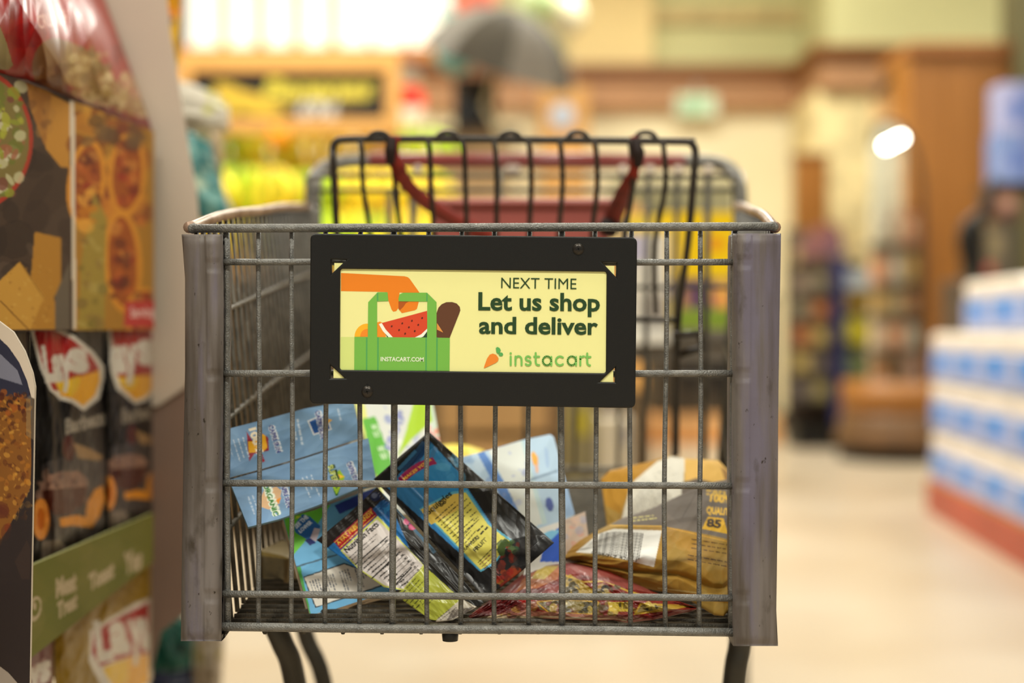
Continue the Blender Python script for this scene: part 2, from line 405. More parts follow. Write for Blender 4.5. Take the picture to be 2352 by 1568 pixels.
# rim: front bar with both rising side rails
FTL = at(441, 524, YF - .002); FTR = at(1779, 520, YF - .002)
def rimz(Y): return 0.75 + float(np.interp(Y, [1.2, 1.3, 1.42, 1.556, 1.7, 1.95], [.078, .093, .106, .118, .133, .153]))
def LX(Y): return float(np.interp(Y, [1.2, 1.95], [-.2462, -.2545]))
def RX(Y): return float(np.interp(Y, [1.2, 1.95], [.2005, .2775]))
lead = [at(445 + 60 * t, 524.5, YF - .004) for t in (0,)]
tube('rim', [at(441 + (1779 - 441) * t, 524.5 - 4.5 * t, YF - .004) for t in np.linspace(0, 1, 12)], .0034, M_FR, cart, 10)
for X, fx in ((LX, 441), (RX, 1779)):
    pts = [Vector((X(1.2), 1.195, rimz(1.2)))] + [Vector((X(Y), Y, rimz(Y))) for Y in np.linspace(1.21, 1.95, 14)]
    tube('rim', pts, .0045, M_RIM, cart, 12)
MB().sphere(at(443, 524, YF - .003), .0042, 12, 8).done('rim_cap', M_FR, cart, smooth=True)
MB().sphere(at(1777, 520, YF - .003), .0042, 12, 8).done('rim_cap', M_FR, cart, smooth=True)
# basket floor
def FZ(Y): return 0.5215 + 0.05 * (Y - 1.2) / 0.67
def FXL(Y): return -0.2195 + (0.008) * (Y - 1.2) / .67
def FXR(Y): return 0.170 + 0.075 * (Y - 1.2) / .67
for k in range(46):
    Y = 1.206 + k * 0.0146
    tube('floor_wire', [(FXL(Y), Y, FZ(Y)), (FXR(Y), Y, FZ(Y))], .0022, M_WIRE, cart, 6)
for k in range(14):
    t = k / 13
    pts = [(FXL(Y) + (FXR(Y) - FXL(Y)) * t, Y, FZ(Y) - .0032) for Y in (1.2, 1.87)]
    tube('floor_runner', pts, .0021, M_WIRE, cart, 6)
# side panels
for X, FX in ((LX, FXL), (RX, FXR)):
    for k in range(27):
        Y = 1.222 + k * 0.0268
        yb = min(Y, 1.868)
        tube('side_wire', [(X(Y), Y, rimz(Y)), (FX(yb), yb, FZ(yb))], .002, M_WIRE, cart, 6)
    for s in (0.25, 0.52, 0.78):
        pts = []
        for Y in np.linspace(1.205, 1.9, 6):
            a = Vector((X(Y), Y, rimz(Y))); b = Vector((FX(min(Y, 1.87)), min(Y, 1.87), FZ(min(Y, 1.87)))); pts.append(a.lerp(b, s))
        tube('side_rail', pts, .0024, M_WIRE, cart, 8)
# corner bumpers
M_BUMP = mat('scuffed_grey_bumper', (124, 114, 113), 0.5, 0, 0.25, 26, 0.5, 90, rgb2=(88, 79, 72))
def bumper_mat():
    nt = M_BUMP.node_tree; b = nt.nodes['Principled BSDF']; tc = nt.nodes.new('ShaderNodeTexCoord')
    def noise(scale, sc3, lo, hi):
        mp = nt.nodes.new('ShaderNodeMapping'); mp.inputs['Scale'].default_value = sc3; n = nt.nodes.new('ShaderNodeTexNoise'); n.inputs['Scale'].default_value = scale; n.inputs['Detail'].default_value = 6
        r = nt.nodes.new('ShaderNodeMapRange'); r.inputs[1].default_value = lo; r.inputs[2].default_value = hi
        nt.links.new(tc.outputs['Object'], mp.inputs[0]); nt.links.new(mp.outputs[0], n.inputs['Vector']); nt.links.new(n.outputs['Fac'], r.inputs[0]); return r.outputs[0]
    def mx(f, a, bcol):
        m = nt.nodes.new('ShaderNodeMix'); m.data_type = 'RGBA'; nt.links.new(f, m.inputs[0])
        if isinstance(a, tuple): m.inputs[6].default_value = L4(a)
        else: nt.links.new(a, m.inputs[6])
        m.inputs[7].default_value = L4(bcol); return m.outputs[2]
    c = mx(noise(30, (3, 1, .25), .40, .62), (112, 104, 100), (84, 75, 68))
    c = mx(noise(18, (3, 1, .3), .52, .66), c, (104, 97, 110))
    c = mx(noise(45, (1, 1, .5), .60, .72), c, (66, 58, 50))
    c = mx(noise(260, (1, 1, .6), .68, .74), c, (44, 36, 28))
    nt.links.new(c, b.inputs['Base Color'])
bumper_mat()
def bumper(edge_l, edge_r, ridge, bands, y0, y1, flip):
    ny, nu = 150, 40; V = []; Fc = []
    for j in range(ny + 1):
        py = y0 + (y1 - y0) * j / ny
        l = np.interp(py, [e[0] for e in edge_l], [e[1] for e in edge_l]); r = np.interp(py, [e[0] for e in edge_r], [e[1] for e in edge_r])
        for i in range(nu + 1):
            u = i / nu; px = l + (r - l) * u
            c = 1 - abs(2 * u - 1) ** 5
            dep = 0.0105 * c
            uu = u if not flip else 1 - u
            if ridge[0] < uu < ridge[1] and min(abs(py - b) for b in bands) > 12: dep += 0.0012
            if uu < 0.42: dep -= 0.004 * (0.42 - uu) / 0.42
            k = min(j, ny - j)
            if k < 3: dep -= 0.001 * (3 - k)
            dep += 0.0006 * math.sin(py * 0.021 + u * 5)
            V.append(at(px, py, 1.192 - dep))
    N = len(V); nxx = nu + 1
    for j in range(ny + 1):
        for i in range(nu + 1):
            v = V[j * nxx + i]; V.append(Vector((v.x, max(v.y + 0.003, 1.226 if 0 < i < nu else 1.21), v.z)))
    for j in range(ny):
        for i in range(nu):
            a = j * nxx + i; Fc.append((a, a + nxx, a + nxx + 1, a + 1)); Fc.append((N + a, N + a + 1, N + a + nxx + 1, N + a + nxx))
    for j in range(ny):
        for i in (0, nu): a = j * nxx + i; Fc.append((a, N + a, N + a + nxx, a + nxx))
    for i in range(nu):
        for j in (0, ny): a = j * nxx + i; Fc.append((a, a + 1, N + a + 1, N + a))
    o = put('corner_bumper', V, Fc, M_BUMP, cart)
    return o
bl = bumper([(537, 417), (560, 419), (640, 425), (850, 425), (1000, 422), (1250, 418), (1420, 416), (1475, 415)], [(537, 512), (700, 514), (1108, 511), (1475, 509)], (0.56, 0.97), (608, 862, 1112, 1368), 538, 1472, False)
bl['label'] = 'purplish grey scuffed bumper'
br = bumper([(537, 1684), (1108, 1682), (1475, 1684)], [(537, 1794), (600, 1793), (700, 1791), (900, 1788), (1200, 1786), (1400, 1783), (1483, 1787)], (0.60, 0.93), (602, 860, 1116, 1372), 536, 1483, True)
# handle: side brackets, grey tube and red grip
M_HGREY = mat('grey_handle_plastic', (112, 108, 100), 0.3, 0.1, 0.1, 10, coat=0.3)
M_HRED = mat('red_handle_grip', (142, 66, 62), 0.3, 0, 0.1, 10, coat=0.3)
lp = smoothpath([at(722, 640, 1.97), at(722, 500, 1.98), at(722, 425, 2.0), at(738, 390, 2.03), at(790, 372, 2.05), at(852, 369, 2.05)])
tube('handle_bracket', lp, [.0095] * len(lp), M_HGREY, cart, 14)
rp = smoothpath([at(1567, 371, 2.05), at(1640, 374, 2.05), at(1680, 392, 2.03), at(1698, 430, 2.0), at(1700, 500, 1.98), at(1700, 640, 1.97)])
tube('handle_bracket', rp, [.0095] * len(rp), M_HGREY, cart, 14)
tube('handle_grip', [at(848, 368, 2.05), at(1200, 369, 2.05), at(1572, 371, 2.05)], .0102, M_HRED, cart, 16)
# rear gate
for (x, r, y0, y1) in ((708, .004, 405, 1100), (895, .0042, 440, 1060), (948, .0048, 440, 1080), (1150, .0028, 385, 560), (1430, .0028, 385, 1080), (1490, .0034, 385, 1080), (1556, .0034, 385, 1060), (1627, .0045, 385, 1060), (1694, .004, 420, 1080), (1058, .0028, 500, 1080), (1215, .0028, 500, 1080), (1330, .0028, 500, 1080)):
    tube('rear_wire', [at(x, y0, 1.96), at(x - (3 if x < 1200 else 12) * 0.5, (y0 + y1) / 2, 1.945), at(x + (4 if x < 1200 else -10), y1, 1.93)], r, M_WIRE, cart, 8)
for y in (404, 437, 660, 860, 1080):
    tube('rear_wire', [at(715, y, 1.962), at(1700, y, 1.962)], .0028 if y < 1000 else .0046, M_WIRE, cart, 8)
for x in (960, 1185, 1430, 1492, 1557, 1626, 1170):
    MB().lathe([(.0, .0), (.006, .001), (.006, .006), (0, .007)], at(x, 390, 1.955), 12, 'y').done('loop_glint', mat('glint_pale', (205, 190, 175), 0.25, 0.2), cart, smooth=True)  # pale discs imitate highlights on the end loops of the gate wires
# folding child seat: rounded frame, wires, hinge loops
YS = 1.56
fr = smoothpath([at(800, 860, 1.66), at(778, 600, 1.6), at(767, 400, YS), at(765, 345, YS), at(772, 326, YS), at(795, 320, YS), at(900, 319, YS), at(1200, 321, YS), at(1560, 325, YS), at(1588, 330, YS), at(1597, 350, YS), at(1594, 400, YS), at(1580, 560, 1.58), at(1556, 760, 1.64), at(1553, 1045, 1.70)], 5)
tube('seat_frame', fr, .0038, M_DARKSTEEL, cart, 10)
for i, x in enumerate((831, 905, 987, 1066, 1138, 1217, 1289, 1369, 1450, 1525)):
    xb = x + (1180 - x) * 0.06
    tube('seat_wire', smoothpath([at(x - 6, 322, YS), at(x, 345, YS - .003), at(x + 3, 430, 1.575), at(xb, 560, 1.6), at(xb + 2, 720, 1.635)], 4), .0028, M_DARKSTEEL, cart, 8)
for x in (870, 1027, 1172, 1327, 1483):
    loop = [at(x - 27, 325, YS), at(x - 20, 312, YS - .002), at(x - 8, 305, YS - .003), at(x + 8, 305, YS - .003), at(x + 20, 312, YS - .002), at(x + 27, 327, YS)]
    MB().tube(smoothpath(loop, 4), .0028, 8).add([], []).done('hinge_loop', M_DARKSTEEL, cart, smooth=True)
tube('seat_brace', [at(1545, 770, 1.62), at(1605, 765, 1.62), at(1612, 800, 1.64), at(1560, 815, 1.64)], .004, M_DARKSTEEL, cart, 8)
tube('seat_brace', [at(830, 720, 1.635), at(1556, 735, 1.635)], .003, M_DARKSTEEL, cart, 8)
# red plastic seat back
M_SEAT = mat('faded_red_plastic', (158, 84, 76), 0.4, 0, 0.12, 6)
A = [at(x, y, 1.80) for x, y in ((985, 470), (1420, 470), (1395, 560), (1000, 560))]; bm_ = MB()
V = []
for d in (0, 0.006): V += [p + Vector((0, d, 0)) for p in A]
bm_.add(V, [(0, 1, 2, 3), (7, 6, 5, 4), (0, 4, 5, 1), (1, 5, 6, 2), (2, 6, 7, 3), (3, 7, 4, 0)])
bm_.tube([at(985, 466, 1.798), at(1420, 466, 1.798)], .0055, 8)
bm_.done('seat_back', M_SEAT, cart)
# seat belts
M_BELT = mat('red_webbing', (142, 42, 28), 0.6, 0, 0.15, 40, 0.3, 800)
M_BELTD = mat('dark_webbing', (40, 26, 22), 0.6, 0, 0.1, 30)
def ribbon(name, pts, wd, m, th=.0012):
    P = smoothpath(pts, 5); V = []; n = len(P)
    for i, p in enumerate(P):
        t = (P[min(i + 1, n - 1)] - P[max(i - 1, 0)]).normalized(); s_ = t.cross(Vector((0, 1, 0))).normalized()
        ww = np.interp(i / (n - 1), [k / (len(wd) - 1) for k in range(len(wd))], wd) / 2
        for sx, dy in ((-1, 0), (1, 0), (1, th), (-1, th)): V.append(p + s_ * ww * sx + Vector((0, dy, 0)))
    Fc = [(i * 4 + k, i * 4 + (k + 1) % 4, i * 4 + 4 + (k + 1) % 4, i * 4 + 4 + k) for i in range(n - 1) for k in range(4)]
    Fc += [(3, 2, 1, 0), tuple((n - 1) * 4 + k for k in range(4))]
    return put(name, V, Fc, m, cart)
ribbon('seat_belt', [at(908, 312, 1.552), at(904, 350, 1.552), at(916, 392, 1.56), at(950, 440, 1.60), at(1010, 485, 1.66), at(1075, 520, 1.72), at(1130, 545, 1.75)], [.010, .010, .014, .013, .016, .018, .016], M_BELT)
ribbon('seat_belt', [at(1456, 312, 1.552), at(1461, 350, 1.552), at(1456, 395, 1.56), at(1435, 440, 1.60), at(1412, 490, 1.66), at(1400, 520, 1.68), at(1392, 545, 1.70)], [.007, .007, .010, .017, .019, .018, .016], M_BELT)
ribbon('belt_slider', [at(900, 314, 1.548), at(897, 345, 1.548), at(896, 378, 1.552)], [.008, .012, .007], M_BELTD, .003)
ribbon('belt_slider', [at(1455, 316, 1.548), at(1466, 350, 1.548), at(1464, 384, 1.552)], [.006, .013, .007], M_BELTD, .003)
ribbon('belt_buckle', [at(1378, 510, 1.655), at(1400, 522, 1.655), at(1420, 530, 1.655)], [.012, .02, .012], M_BELTD, .006)
# chassis
def chs(pts, r): tube('chassis_tube', smoothpath(pts, 5), r, M_CHASSIS, cart, 12)
chs([at(625, 1425, 1.40) + Vector((0, 0, .0)), at(650, 1480, 1.40), at(672, 1540, 1.41), (-0.19, 1.44, 0.36), (-0.185, 1.5, 0.20), (-0.18, 1.55, 0.14)], .0102)
chs([at(690, 1405, 1.62), at(706, 1470, 1.62), at(742, 1560, 1.62), (-0.185, 1.66, 0.28), (-0.18, 1.75, 0.17), (-0.18, 1.8, 0.14)], .0088)
chs([at(1706, 1425, 1.40), at(1698, 1490, 1.40), at(1686, 1568, 1.40), (0.19, 1.42, 0.30), (0.185, 1.5, 0.18), (0.18, 1.55, 0.14)], .0105)
chs([(0.262, 1.82, 0.56), (0.262, 1.82, 0.4), (0.262, 1.84, 0.25), (0.232, 1.95, 0.14)], .009)
for sx in (-1, 1): chs([(sx * .18, 1.5, .14), (sx * .19, 1.7, .14), (sx * .23, 2.0, .14)], .012)
for wxp, wy in ((-.18, 1.5), (.18, 1.5), (-.23, 2.0), (.23, 2.0)):
    MB().tube([(wxp - .013, wy, .06), (wxp + .013, wy, .06)], .06, 24).done('wheel', mat('wheel_rubber', (60, 58, 56), 0.6), cart, smooth=False)
    MB().box(wxp - .02, wxp - .016, wy - .02, wy + .02, .05, .14).box(wxp + .016, wxp + .02, wy - .02, wy + .02, .05, .14).box(wxp - .02, wxp + .02, wy - .02, wy + .02, .125, .14).done('caster_fork', M_CHASSIS, cart)
MB().lathe([(.0, .008), (.005, .006), (.0065, 0), (.006, -.005), (0, -.006)], at(1034, 1456, 1.215), 12).done('hook', M_BLACK, cart, smooth=True)

# ---------------------------------------------------------------- advert sign on the cart front
SP = Plane(at(713, 540, 1.180), at(1462, 547, 1.180), at(711, 925, 1.180))
def Z(p): return (700 + p[0] / 3.0154, 520 + p[1] / 3.016)
def s2(px, py):
    q = SP.hit(px, py) - SP.o; return (q.dot(SP.u), q.dot(SP.v))
def roundpoly(P, r, n=8):
    out = []; k = len(P)
    for i in range(k):
        p = Vector(P[i]); a = (Vector(P[i - 1]) - p).normalized(); b = (Vector(P[(i + 1) % k]) - p).normalized()
        for j in range(n + 1):
            t = j / n; q = (p + a * r) * (1 - t) ** 2 + p * (2 * t * (1 - t)) + (p + b * r) * t * t; out.append((q.x, q.y))
    return out
loops = [roundpoly([s2(*Z(p)) for p in ((38, 48), (2303, 75), (2290, 1257), (33, 1226))], .0048),
         roundpoly([s2(*Z(p)) for p in ((246, 293), (2091, 313), (2086, 1016), (242, 993))], .0022, 5),
         [s2(*Z(p)) for p in ((182, 228), (287, 231), (185, 327))], [s2(*Z(p)) for p in ((2060, 248), (2160, 250), (2157, 350))],
         [s2(*Z(p)) for p in ((177, 960), (276, 1051), (177, 1053))], [s2(*Z(p)) for p in ((2151, 976), (2149, 1079), (2043, 1077))]]
cu = bpy.data.curves.new('frame', 'CURVE'); cu.dimensions = '2D'; cu.fill_mode = 'BOTH'; cu.extrude = .0028; cu.bevel_depth = .0012; cu.bevel_resolution = 3; cu.offset = -.0012
for Lp in loops:
    sp = cu.splines.new('POLY'); sp.points.add(len(Lp) - 1); sp.use_cyclic_u = True
    for i, p in enumerate(Lp): sp.points[i].co = (p[0], p[1], 0, 1)
to = bpy.data.objects.new('frame', cu); COL.objects.link(to); bpy.context.view_layer.update()
fm = bpy.data.meshes.new_from_object(to.evaluated_get(bpy.context.evaluated_depsgraph_get()))
FV = np.array([SP.o + SP.u * v.co.x + SP.v * v.co.y + SP.n * (v.co.z - .004) for v in fm.vertices]); FFc = [tuple(p.vertices) for p in fm.polygons]
bpy.data.objects.remove(to)
sign = put('sign_holder', FV, FFc, M_BLACK, cart, False)
for p in sign.data.polygons: p.use_smooth = False
def flat(polys, name, parent, base_h, plane=None):
    """flat print: each polygon or lettering a thin layer on the card, all in one mesh with its own inks"""
    V = []; Fc = []; mi = []; mats = []
    for k, (P, T, col) in enumerate(polys):
        ink = 'ink_%d_%d_%d' % tuple(int(c) for c in col)
        m_ = mat(ink, col, 0.45, 0, 0.0, 5)
        if m_ not in mats: mats.append(m_)
        P = np.asarray(P, float)
        if T is None:
            T = tessellate_polygon([[Vector((p[0], p[1], 0)) for p in P]])
        b = len(V); pn = plane or SP; W = pn.hits(P) + np.array(pn.n) * (base_h + ((k if k < 46 else 46 + k % 9) * 0.000012 if plane is None else k * .0006))
        V += W.tolist()
        for t in T: Fc.append(tuple(int(i) + b for i in t)); mi.append(mats.index(m_))
    me = put(name, V, Fc, mats, parent, False)
    me.data.polygons.foreach_set('material_index', mi); me.data.update()
    return me
YEL = (238, 234, 160); GRN = (118, 182, 76); DK = (40, 68, 38)
D = []
def zp(P, col): D.append(([Z(p) for p in P], None, col))
zp([(203, 252), (2145, 272), (2137, 1078), (197, 1050)], YEL)
zp([(247, 765), (343, 765), (341, 998), (243, 995)], (212, 224, 134))
half = [(430 + 87 * math.cos(a), 764 - 92 * math.sin(a)) for a in np.linspace(0, PI, 16)]
zp(half, (247, 180, 40)); zp([(400 + (x - 430) * .55 + 30, 764 + (y - 764) * .6) for x, y in half], (240, 140, 40)); zp([(500, 664), (520, 658), (548, 672), (560, 700), (560, 768), (500, 768)], (240, 145, 40))
zp([(249, 321), (690, 344), (712, 350), (726, 362), (797, 462), (505, 452), (249, 447)], (233, 130, 32))
zp([(572, 450), (655, 450), (650, 562), (632, 586), (612, 590), (600, 575), (577, 510)], (233, 130, 32))
zp([(655, 520), (790, 515), (776, 570), (762, 580), (672, 600), (650, 575), (648, 545)], (233, 130, 32))
zp([(648, 518), (722, 518), (700, 530), (682, 556), (660, 578), (648, 572)], (176, 88, 30))
zp([(545, 722), (570, 768), (846, 768), (846, 712)], (40, 70, 48))
zp([(512, 676), (532, 668), (560, 715), (610, 765), (760, 765), (800, 748), (848, 700), (848, 724), (820, 762), (800, 770), (583, 770), (540, 725)], (244, 244, 230))
zp([(533, 668), (846, 584), (848, 706), (806, 746), (762, 768), (610, 768), (566, 720)], (214, 74, 44))
for x, y in ((674, 671), (741, 653), (812, 634), (601, 691), (652, 717), (720, 698), (785, 681), (694, 742), (761, 724)): zp(ell(x, y, 6, 8, 10, .4), (96, 36, 26))
zp([(912, 600), (925, 562), (948, 538), (980, 524), (1020, 523), (1052, 533), (1073, 556), (1077, 580), (1068, 606), (1003, 771), (912, 768)], (98, 62, 42))
zp([(915, 668), (930, 690), (958, 734), (915, 714)], (222, 150, 72))
zp([(343, 764), (1004, 771), (1002, 1000), (341, 996)], GRN)
zp([(438, 524), (503, 455), (572, 455), (578, 516), (500, 519), (500, 998), (433, 998)], GRN)
zp([(648, 500), (655, 470), (680, 458), (846, 458), (912, 524), (912, 1000), (846, 1000), (848, 520), (650, 518)], GRN)
for x in (428, 506, 840, 915): zp([(x - 5, 768), (x + 5, 768), (x + 4, 998), (x - 6, 998)], (84, 162, 90))
zp([(498, 460), (508, 460), (508, 512), (498, 516)], (84, 162, 90)); zp([(842, 460), (850, 462), (850, 518), (840, 514)], (84, 162, 90))
zp([(1302, 880), (1325, 888), (1342, 912), (1338, 932), (1322, 945), (1250, 979), (1240, 981), (1243, 968), (1262, 915), (1280, 888)], (235, 136, 48))
zp([(1323, 842), (1334, 834), (1350, 842), (1358, 858), (1350, 874), (1334, 882), (1326, 868)], (90, 170, 92)); zp([(1340, 884), (1352, 872), (1368, 874), (1375, 888), (1366, 898), (1350, 898)], (90, 170, 92))
for s, p0, p1, h, wt, col in (('NEXT TIME', (1151, 661.5), (1324, 664), 24.5, -0.004, DK), ('Let us shop', (1098.5, 711), (1378, 713.5), 39, 0.026, DK), ('and deliver', (1100, 765), (1373.5, 767.5), 37, 0.026, DK),
                              ('INSTACART.COM', (874, 829), (973, 830), 9.3, 0.022, (232, 240, 214))):
    P, T = text_px(s, p0, p1, h, wt); D.append((P, T, col))
def chain(P, wd=4.4):
    for i in range(len(P) - 1):
        D.append((stroke(P[i], P[i + 1], wd), None, (122, 190, 92)))
    for p in P: D.append((ell(p[0], p[1], wd / 2, wd / 2, 10), None, (122, 190, 92)))
def arcp(cx, cy, rx, ry, a0, a1, n=12): return [(cx + rx * math.cos(math.radians(a)), cy - ry * math.sin(math.radians(a))) for a in np.linspace(a0, a1, n)]
BL = 838.4
chain([(1173, BL - 20), (1173, BL)]); chain([(1173, BL - 27.2), (1173, BL - 27)], 5.2)
chain([(1184, BL - 20), (1184, BL)]); chain(arcp(1191, BL - 12.5, 7, 8, 180, 0) + [(1198, BL)])
chain(arcp(1213, BL - 15.5, 5.6, 4.9, 25, 270, 8) + arcp(1213, BL - 5.2, 6.2, 5.4, 90, -150, 8))
chain([(1230.5, BL - 28), (1230.5, BL - 6)] + arcp(1237, BL - 6, 6.3, 6, 180, 285, 5)); chain([(1227, BL - 19.5), (1238.5, BL - 19.5)])
for cx in (1256.5, 1313.5): chain(arcp(cx, BL - 10, 9.6, 10.2, 0, 360, 18)); chain([(cx + 9.8, BL - 19), (cx + 9.8, BL + .4)])
chain(arcp(1286.5, BL - 9.8, 9.8, 10.2, 48, 312, 14))
chain([(1333, BL - 20), (1333, BL + .6)]); chain(arcp(1341, BL - 11.5, 8, 8.6, 180, 85, 6))
chain([(1349, BL - 27), (1349, BL - 5.5)] + arcp(1355, BL - 5.5, 6, 6, 180, 275, 5)); chain([(1346, BL - 18.8), (1356.5, BL - 18.8)])
flat(D, 'advert_card', sign, -.0018)
for x, y in ((1895, 156), (432, 1144)):
    c = SP.hit(*Z((x, y)), .0006); q = MB()
    prof = [(.0, .0012), (.0022, .0011), (.0036, .0005), (.0044, -.0004)]
    vv = []; seg = 20
    for r, h in prof:
        for k in range(seg):
            a = 2 * PI * k / seg; vv.append(c + SP.u * (r * math.cos(a)) + SP.v * (r * math.sin(a)) + SP.n * h)
    q.add(vv, [(i * seg + k, i * seg + (k + 1) % seg, (i + 1) * seg + (k + 1) % seg, (i + 1) * seg + k) for i in range(3) for k in range(seg)])
    q.done('screw', mat('dark_screw', (58, 54, 50), 0.3, 0.7), sign, smooth=True)
    for a0 in (0.3, 0.3 + PI / 2):
        d = SP.u * math.cos(a0) + SP.v * math.sin(a0); e = SP.n.cross(d); k = MB()
        k.add([c + SP.n * .00135 + d * s1 * .0018 + e * s2_ * .0004 for s1, s2_ in ((-1, -1), (1, -1), (1, 1), (-1, 1))], [(0, 1, 2, 3)]); k.done('screw_slot', mat('slot_dark', (14, 12, 10), 0.6), sign)
    for dy in (-.0056, .0056):
        cc = SP.hit(*Z((x, y)), .00005) + SP.v * dy; k = MB(); k.add([cc + SP.u * .0007 * math.cos(t) + SP.v * .0007 * math.sin(t) for t in np.linspace(0, 2 * PI, 10)[:-1]], [tuple(range(9))]); k.done('pilot_hole', mat('slot_dark', (14, 12, 10), 0.6), sign)

# =================================================================== THINGS IN THE CART
BK = (30, 28, 27); WH = (232, 228, 222)
# ---- upper drink carton (front face)
LB = (122, 158, 196)
def capri(cv, a, b, h):
    cv.text('CAPRI SUN', a, b, h * 1.25, (226, 232, 240), 0.11); cv.text('CAPRI SUN', a, b, h, (58, 64, 140), 0.035)
cv = Canvas(490, 890, 890, 1240, LB, 2)
cv.blobs(500, 900, 880, 1220, 60, (14, 40), [(116, 154, 196), (130, 166, 202)], .35)
cv.poly([(566, 990), (572, 1060), (584, 1042), (618, 1034), (616, 1004), (598, 992), (580, 1012)], (150, 40, 60)); cv.poly([(570, 1014), (572, 1040), (606, 1036), (614, 1028), (610, 1000), (598, 994), (594, 1010)], (240, 178, 40))
cv.text('100%', (572, 984), (590, 1044), 15, (250, 236, 210), .06); cv.text('juice', (590, 1036), (604, 1062), 9, (160, 40, 50), .05)
capri(cv, (617, 978), (636, 1040), 10)
cv.lines((536, 1010), (552, 1062), (11, -3), 3, 3.2, (196, 212, 230), word=7); cv.lines((528, 1026), (540, 1066), (5, 0), 1, 2, (190, 208, 228))
cv.lines((672, 966), (684, 1026), (11, -4), 2, 5, (196, 212, 230), word=9)
cv.poly([(706, 966), (750, 948), (762, 986), (720, 1000)], (222, 226, 232)); cv.poly([(710, 968), (746, 952), (758, 984), (722, 996)], (36, 84, 156)); cv.poly([(744, 960), (764, 964), (752, 972)], (240, 180, 60))
capri(cv, (724, 944), (738, 1008), 10)
cv.lines((776, 938), (786, 980), (9, -3), 1, 4, (190, 208, 228), word=7)
pl = Plane(at(522, 985, 1.272), at(812, 918, 1.315), at(528, 1095, 1.262))
sheet('drink_carton', cv, [(522, 985), (600, 965), (700, 938), (812, 918)], [(526, 1097), (600, 1077), (700, 1048), (828, 1006)], pl, M_BOXP, .003, lambda u, v: .0006 * vnoise(u, v, 3, 4, 1.2), cell=1.6, side=(206, 200, 190),
      label='flattened light blue drink carton panel, uppermost at left of the basket', cat='carton')
cv = Canvas(500, 980, 900, 1240, LB, 2)
cv.blobs(500, 980, 890, 1220, 50, (14, 40), [(112, 150, 192), (130, 166, 202)], .35)
cv.poly([(596, 1148), (606, 1126), (634, 1116), (646, 1126), (642, 1156), (618, 1170), (600, 1164)], (224, 182, 138)); cv.poly([(632, 1148), (646, 1142), (640, 1156)], (240, 150, 50))
cv.text('ORGANIC', (604, 1112), (630, 1186), 15, (240, 246, 230), .13); cv.text('ORGANIC', (604, 1112), (630, 1186), 11, (60, 130, 50), .045)
capri(cv, (643, 1106), (660, 1166), 10)
cv.lines((570, 1140), (590, 1196), (10, -3), 2, 4, (186, 204, 226), word=8); cv.lines((694, 1096), (716, 1150), (10, -3), 3, 3.5, (196, 212, 230), word=8)
cv.poly([(766, 1092), (780, 1078), (792, 1096), (784, 1112), (768, 1108)], (150, 190, 30)); cv.poly([(776, 1088), (792, 1094), (778, 1100)], (240, 190, 40))
cv.text('SUPER', (752, 1070), (766, 1110), 15, (30, 60, 30), .10); cv.text('SUPER', (752, 1070), (766, 1110), 12, (214, 224, 120), .02); cv.text('V', (760, 1134), (786, 1134), 22, (50, 110, 30), .12); cv.text('V', (762, 1132), (784, 1132), 17, (160, 200, 30), .06)
capri(cv, (796, 1062), (816, 1112), 10)
pl = Plane(at(526, 1100, 1.262), at(826, 1010, 1.306), at(570, 1210, 1.240))
sheet('drink_carton', cv, [(526, 1101), (600, 1081), (700, 1052), (826, 1011), (846, 1006)], [(570, 1210), (640, 1192), (730, 1160), (820, 1122), (866, 1112)], pl, M_BOXP, .003, lambda u, v: .0006 * vnoise(u, v, 5, 4, 1.2), cell=1.6, side=(112, 140, 150),
      label='light blue drink carton panel marked organic, just under the uppermost one', cat='carton')
# ---- lower carton with pouch picture and white panel
CB = (104, 170, 212)
cv = Canvas(630, 1090, 930, 1430, CB, 2)
cv.poly([(648, 1188), (760, 1158), (712, 1230), (672, 1276)], (104, 186, 52)); cv.poly([(768, 1160), (860, 1120), (850, 1150), (780, 1180)], (44, 60, 140)); cv.poly([(640, 1195), (652, 1190), (676, 1290), (664, 1295)], (96, 150, 190))
cv.poly([(676, 1206), (694, 1180), (712, 1186), (736, 1208), (718, 1240), (704, 1238), (678, 1222)], (36, 96, 164)); cv.poly([(712, 1236), (726, 1244), (736, 1214), (722, 1212)], (196, 180, 190)); cv.poly([(700, 1240), (712, 1252), (726, 1246), (714, 1236)], (30, 40, 110))
cv.text('SEE THE', (681, 1214), (709, 1188), 9, (236, 240, 244), .04); cv.text('LOWER', (690, 1224), (718, 1200), 8, (236, 240, 244), .04); cv.poly([(694, 1186), (678, 1192), (681, 1184)], (200, 210, 60))
cv.line((664, 1306), (900, 1236), 3.5, (66, 92, 110)); cv.poly([(664, 1308), (690, 1300), (716, 1420), (704, 1422)], (70, 150, 60))
cv.poly([(696, 1324), (790, 1292), (868, 1320), (878, 1346), (724, 1396)], (40, 50, 60)); cv.poly([(699, 1326), (790, 1295), (865, 1322), (874, 1344), (726, 1393)], (216, 208, 196))
for k in range(4): cv.lines((712 + k * 34, 1334 - k * 11), (728 + k * 34, 1384 - k * 11), (6, -2), 4, 2.4, (92, 94, 104), word=6)
pl = Plane(at(690, 1300, 1.262), at(880, 1250, 1.285), at(714, 1408, 1.244))
sheet('drink_carton', cv, [(650, 1190), (720, 1172), (790, 1146), (866, 1118)], [(712, 1412), (770, 1398), (850, 1372), (935, 1350)], pl, M_BOXP, .012, lambda u, v: -.002 * np.abs(v - .5) + .0005 * vnoise(u, v, 8, 4, 1.4), cell=1.6, side=(198, 178, 152),
      label='blue and green drink carton with a white text panel, lowest at left', cat='carton')
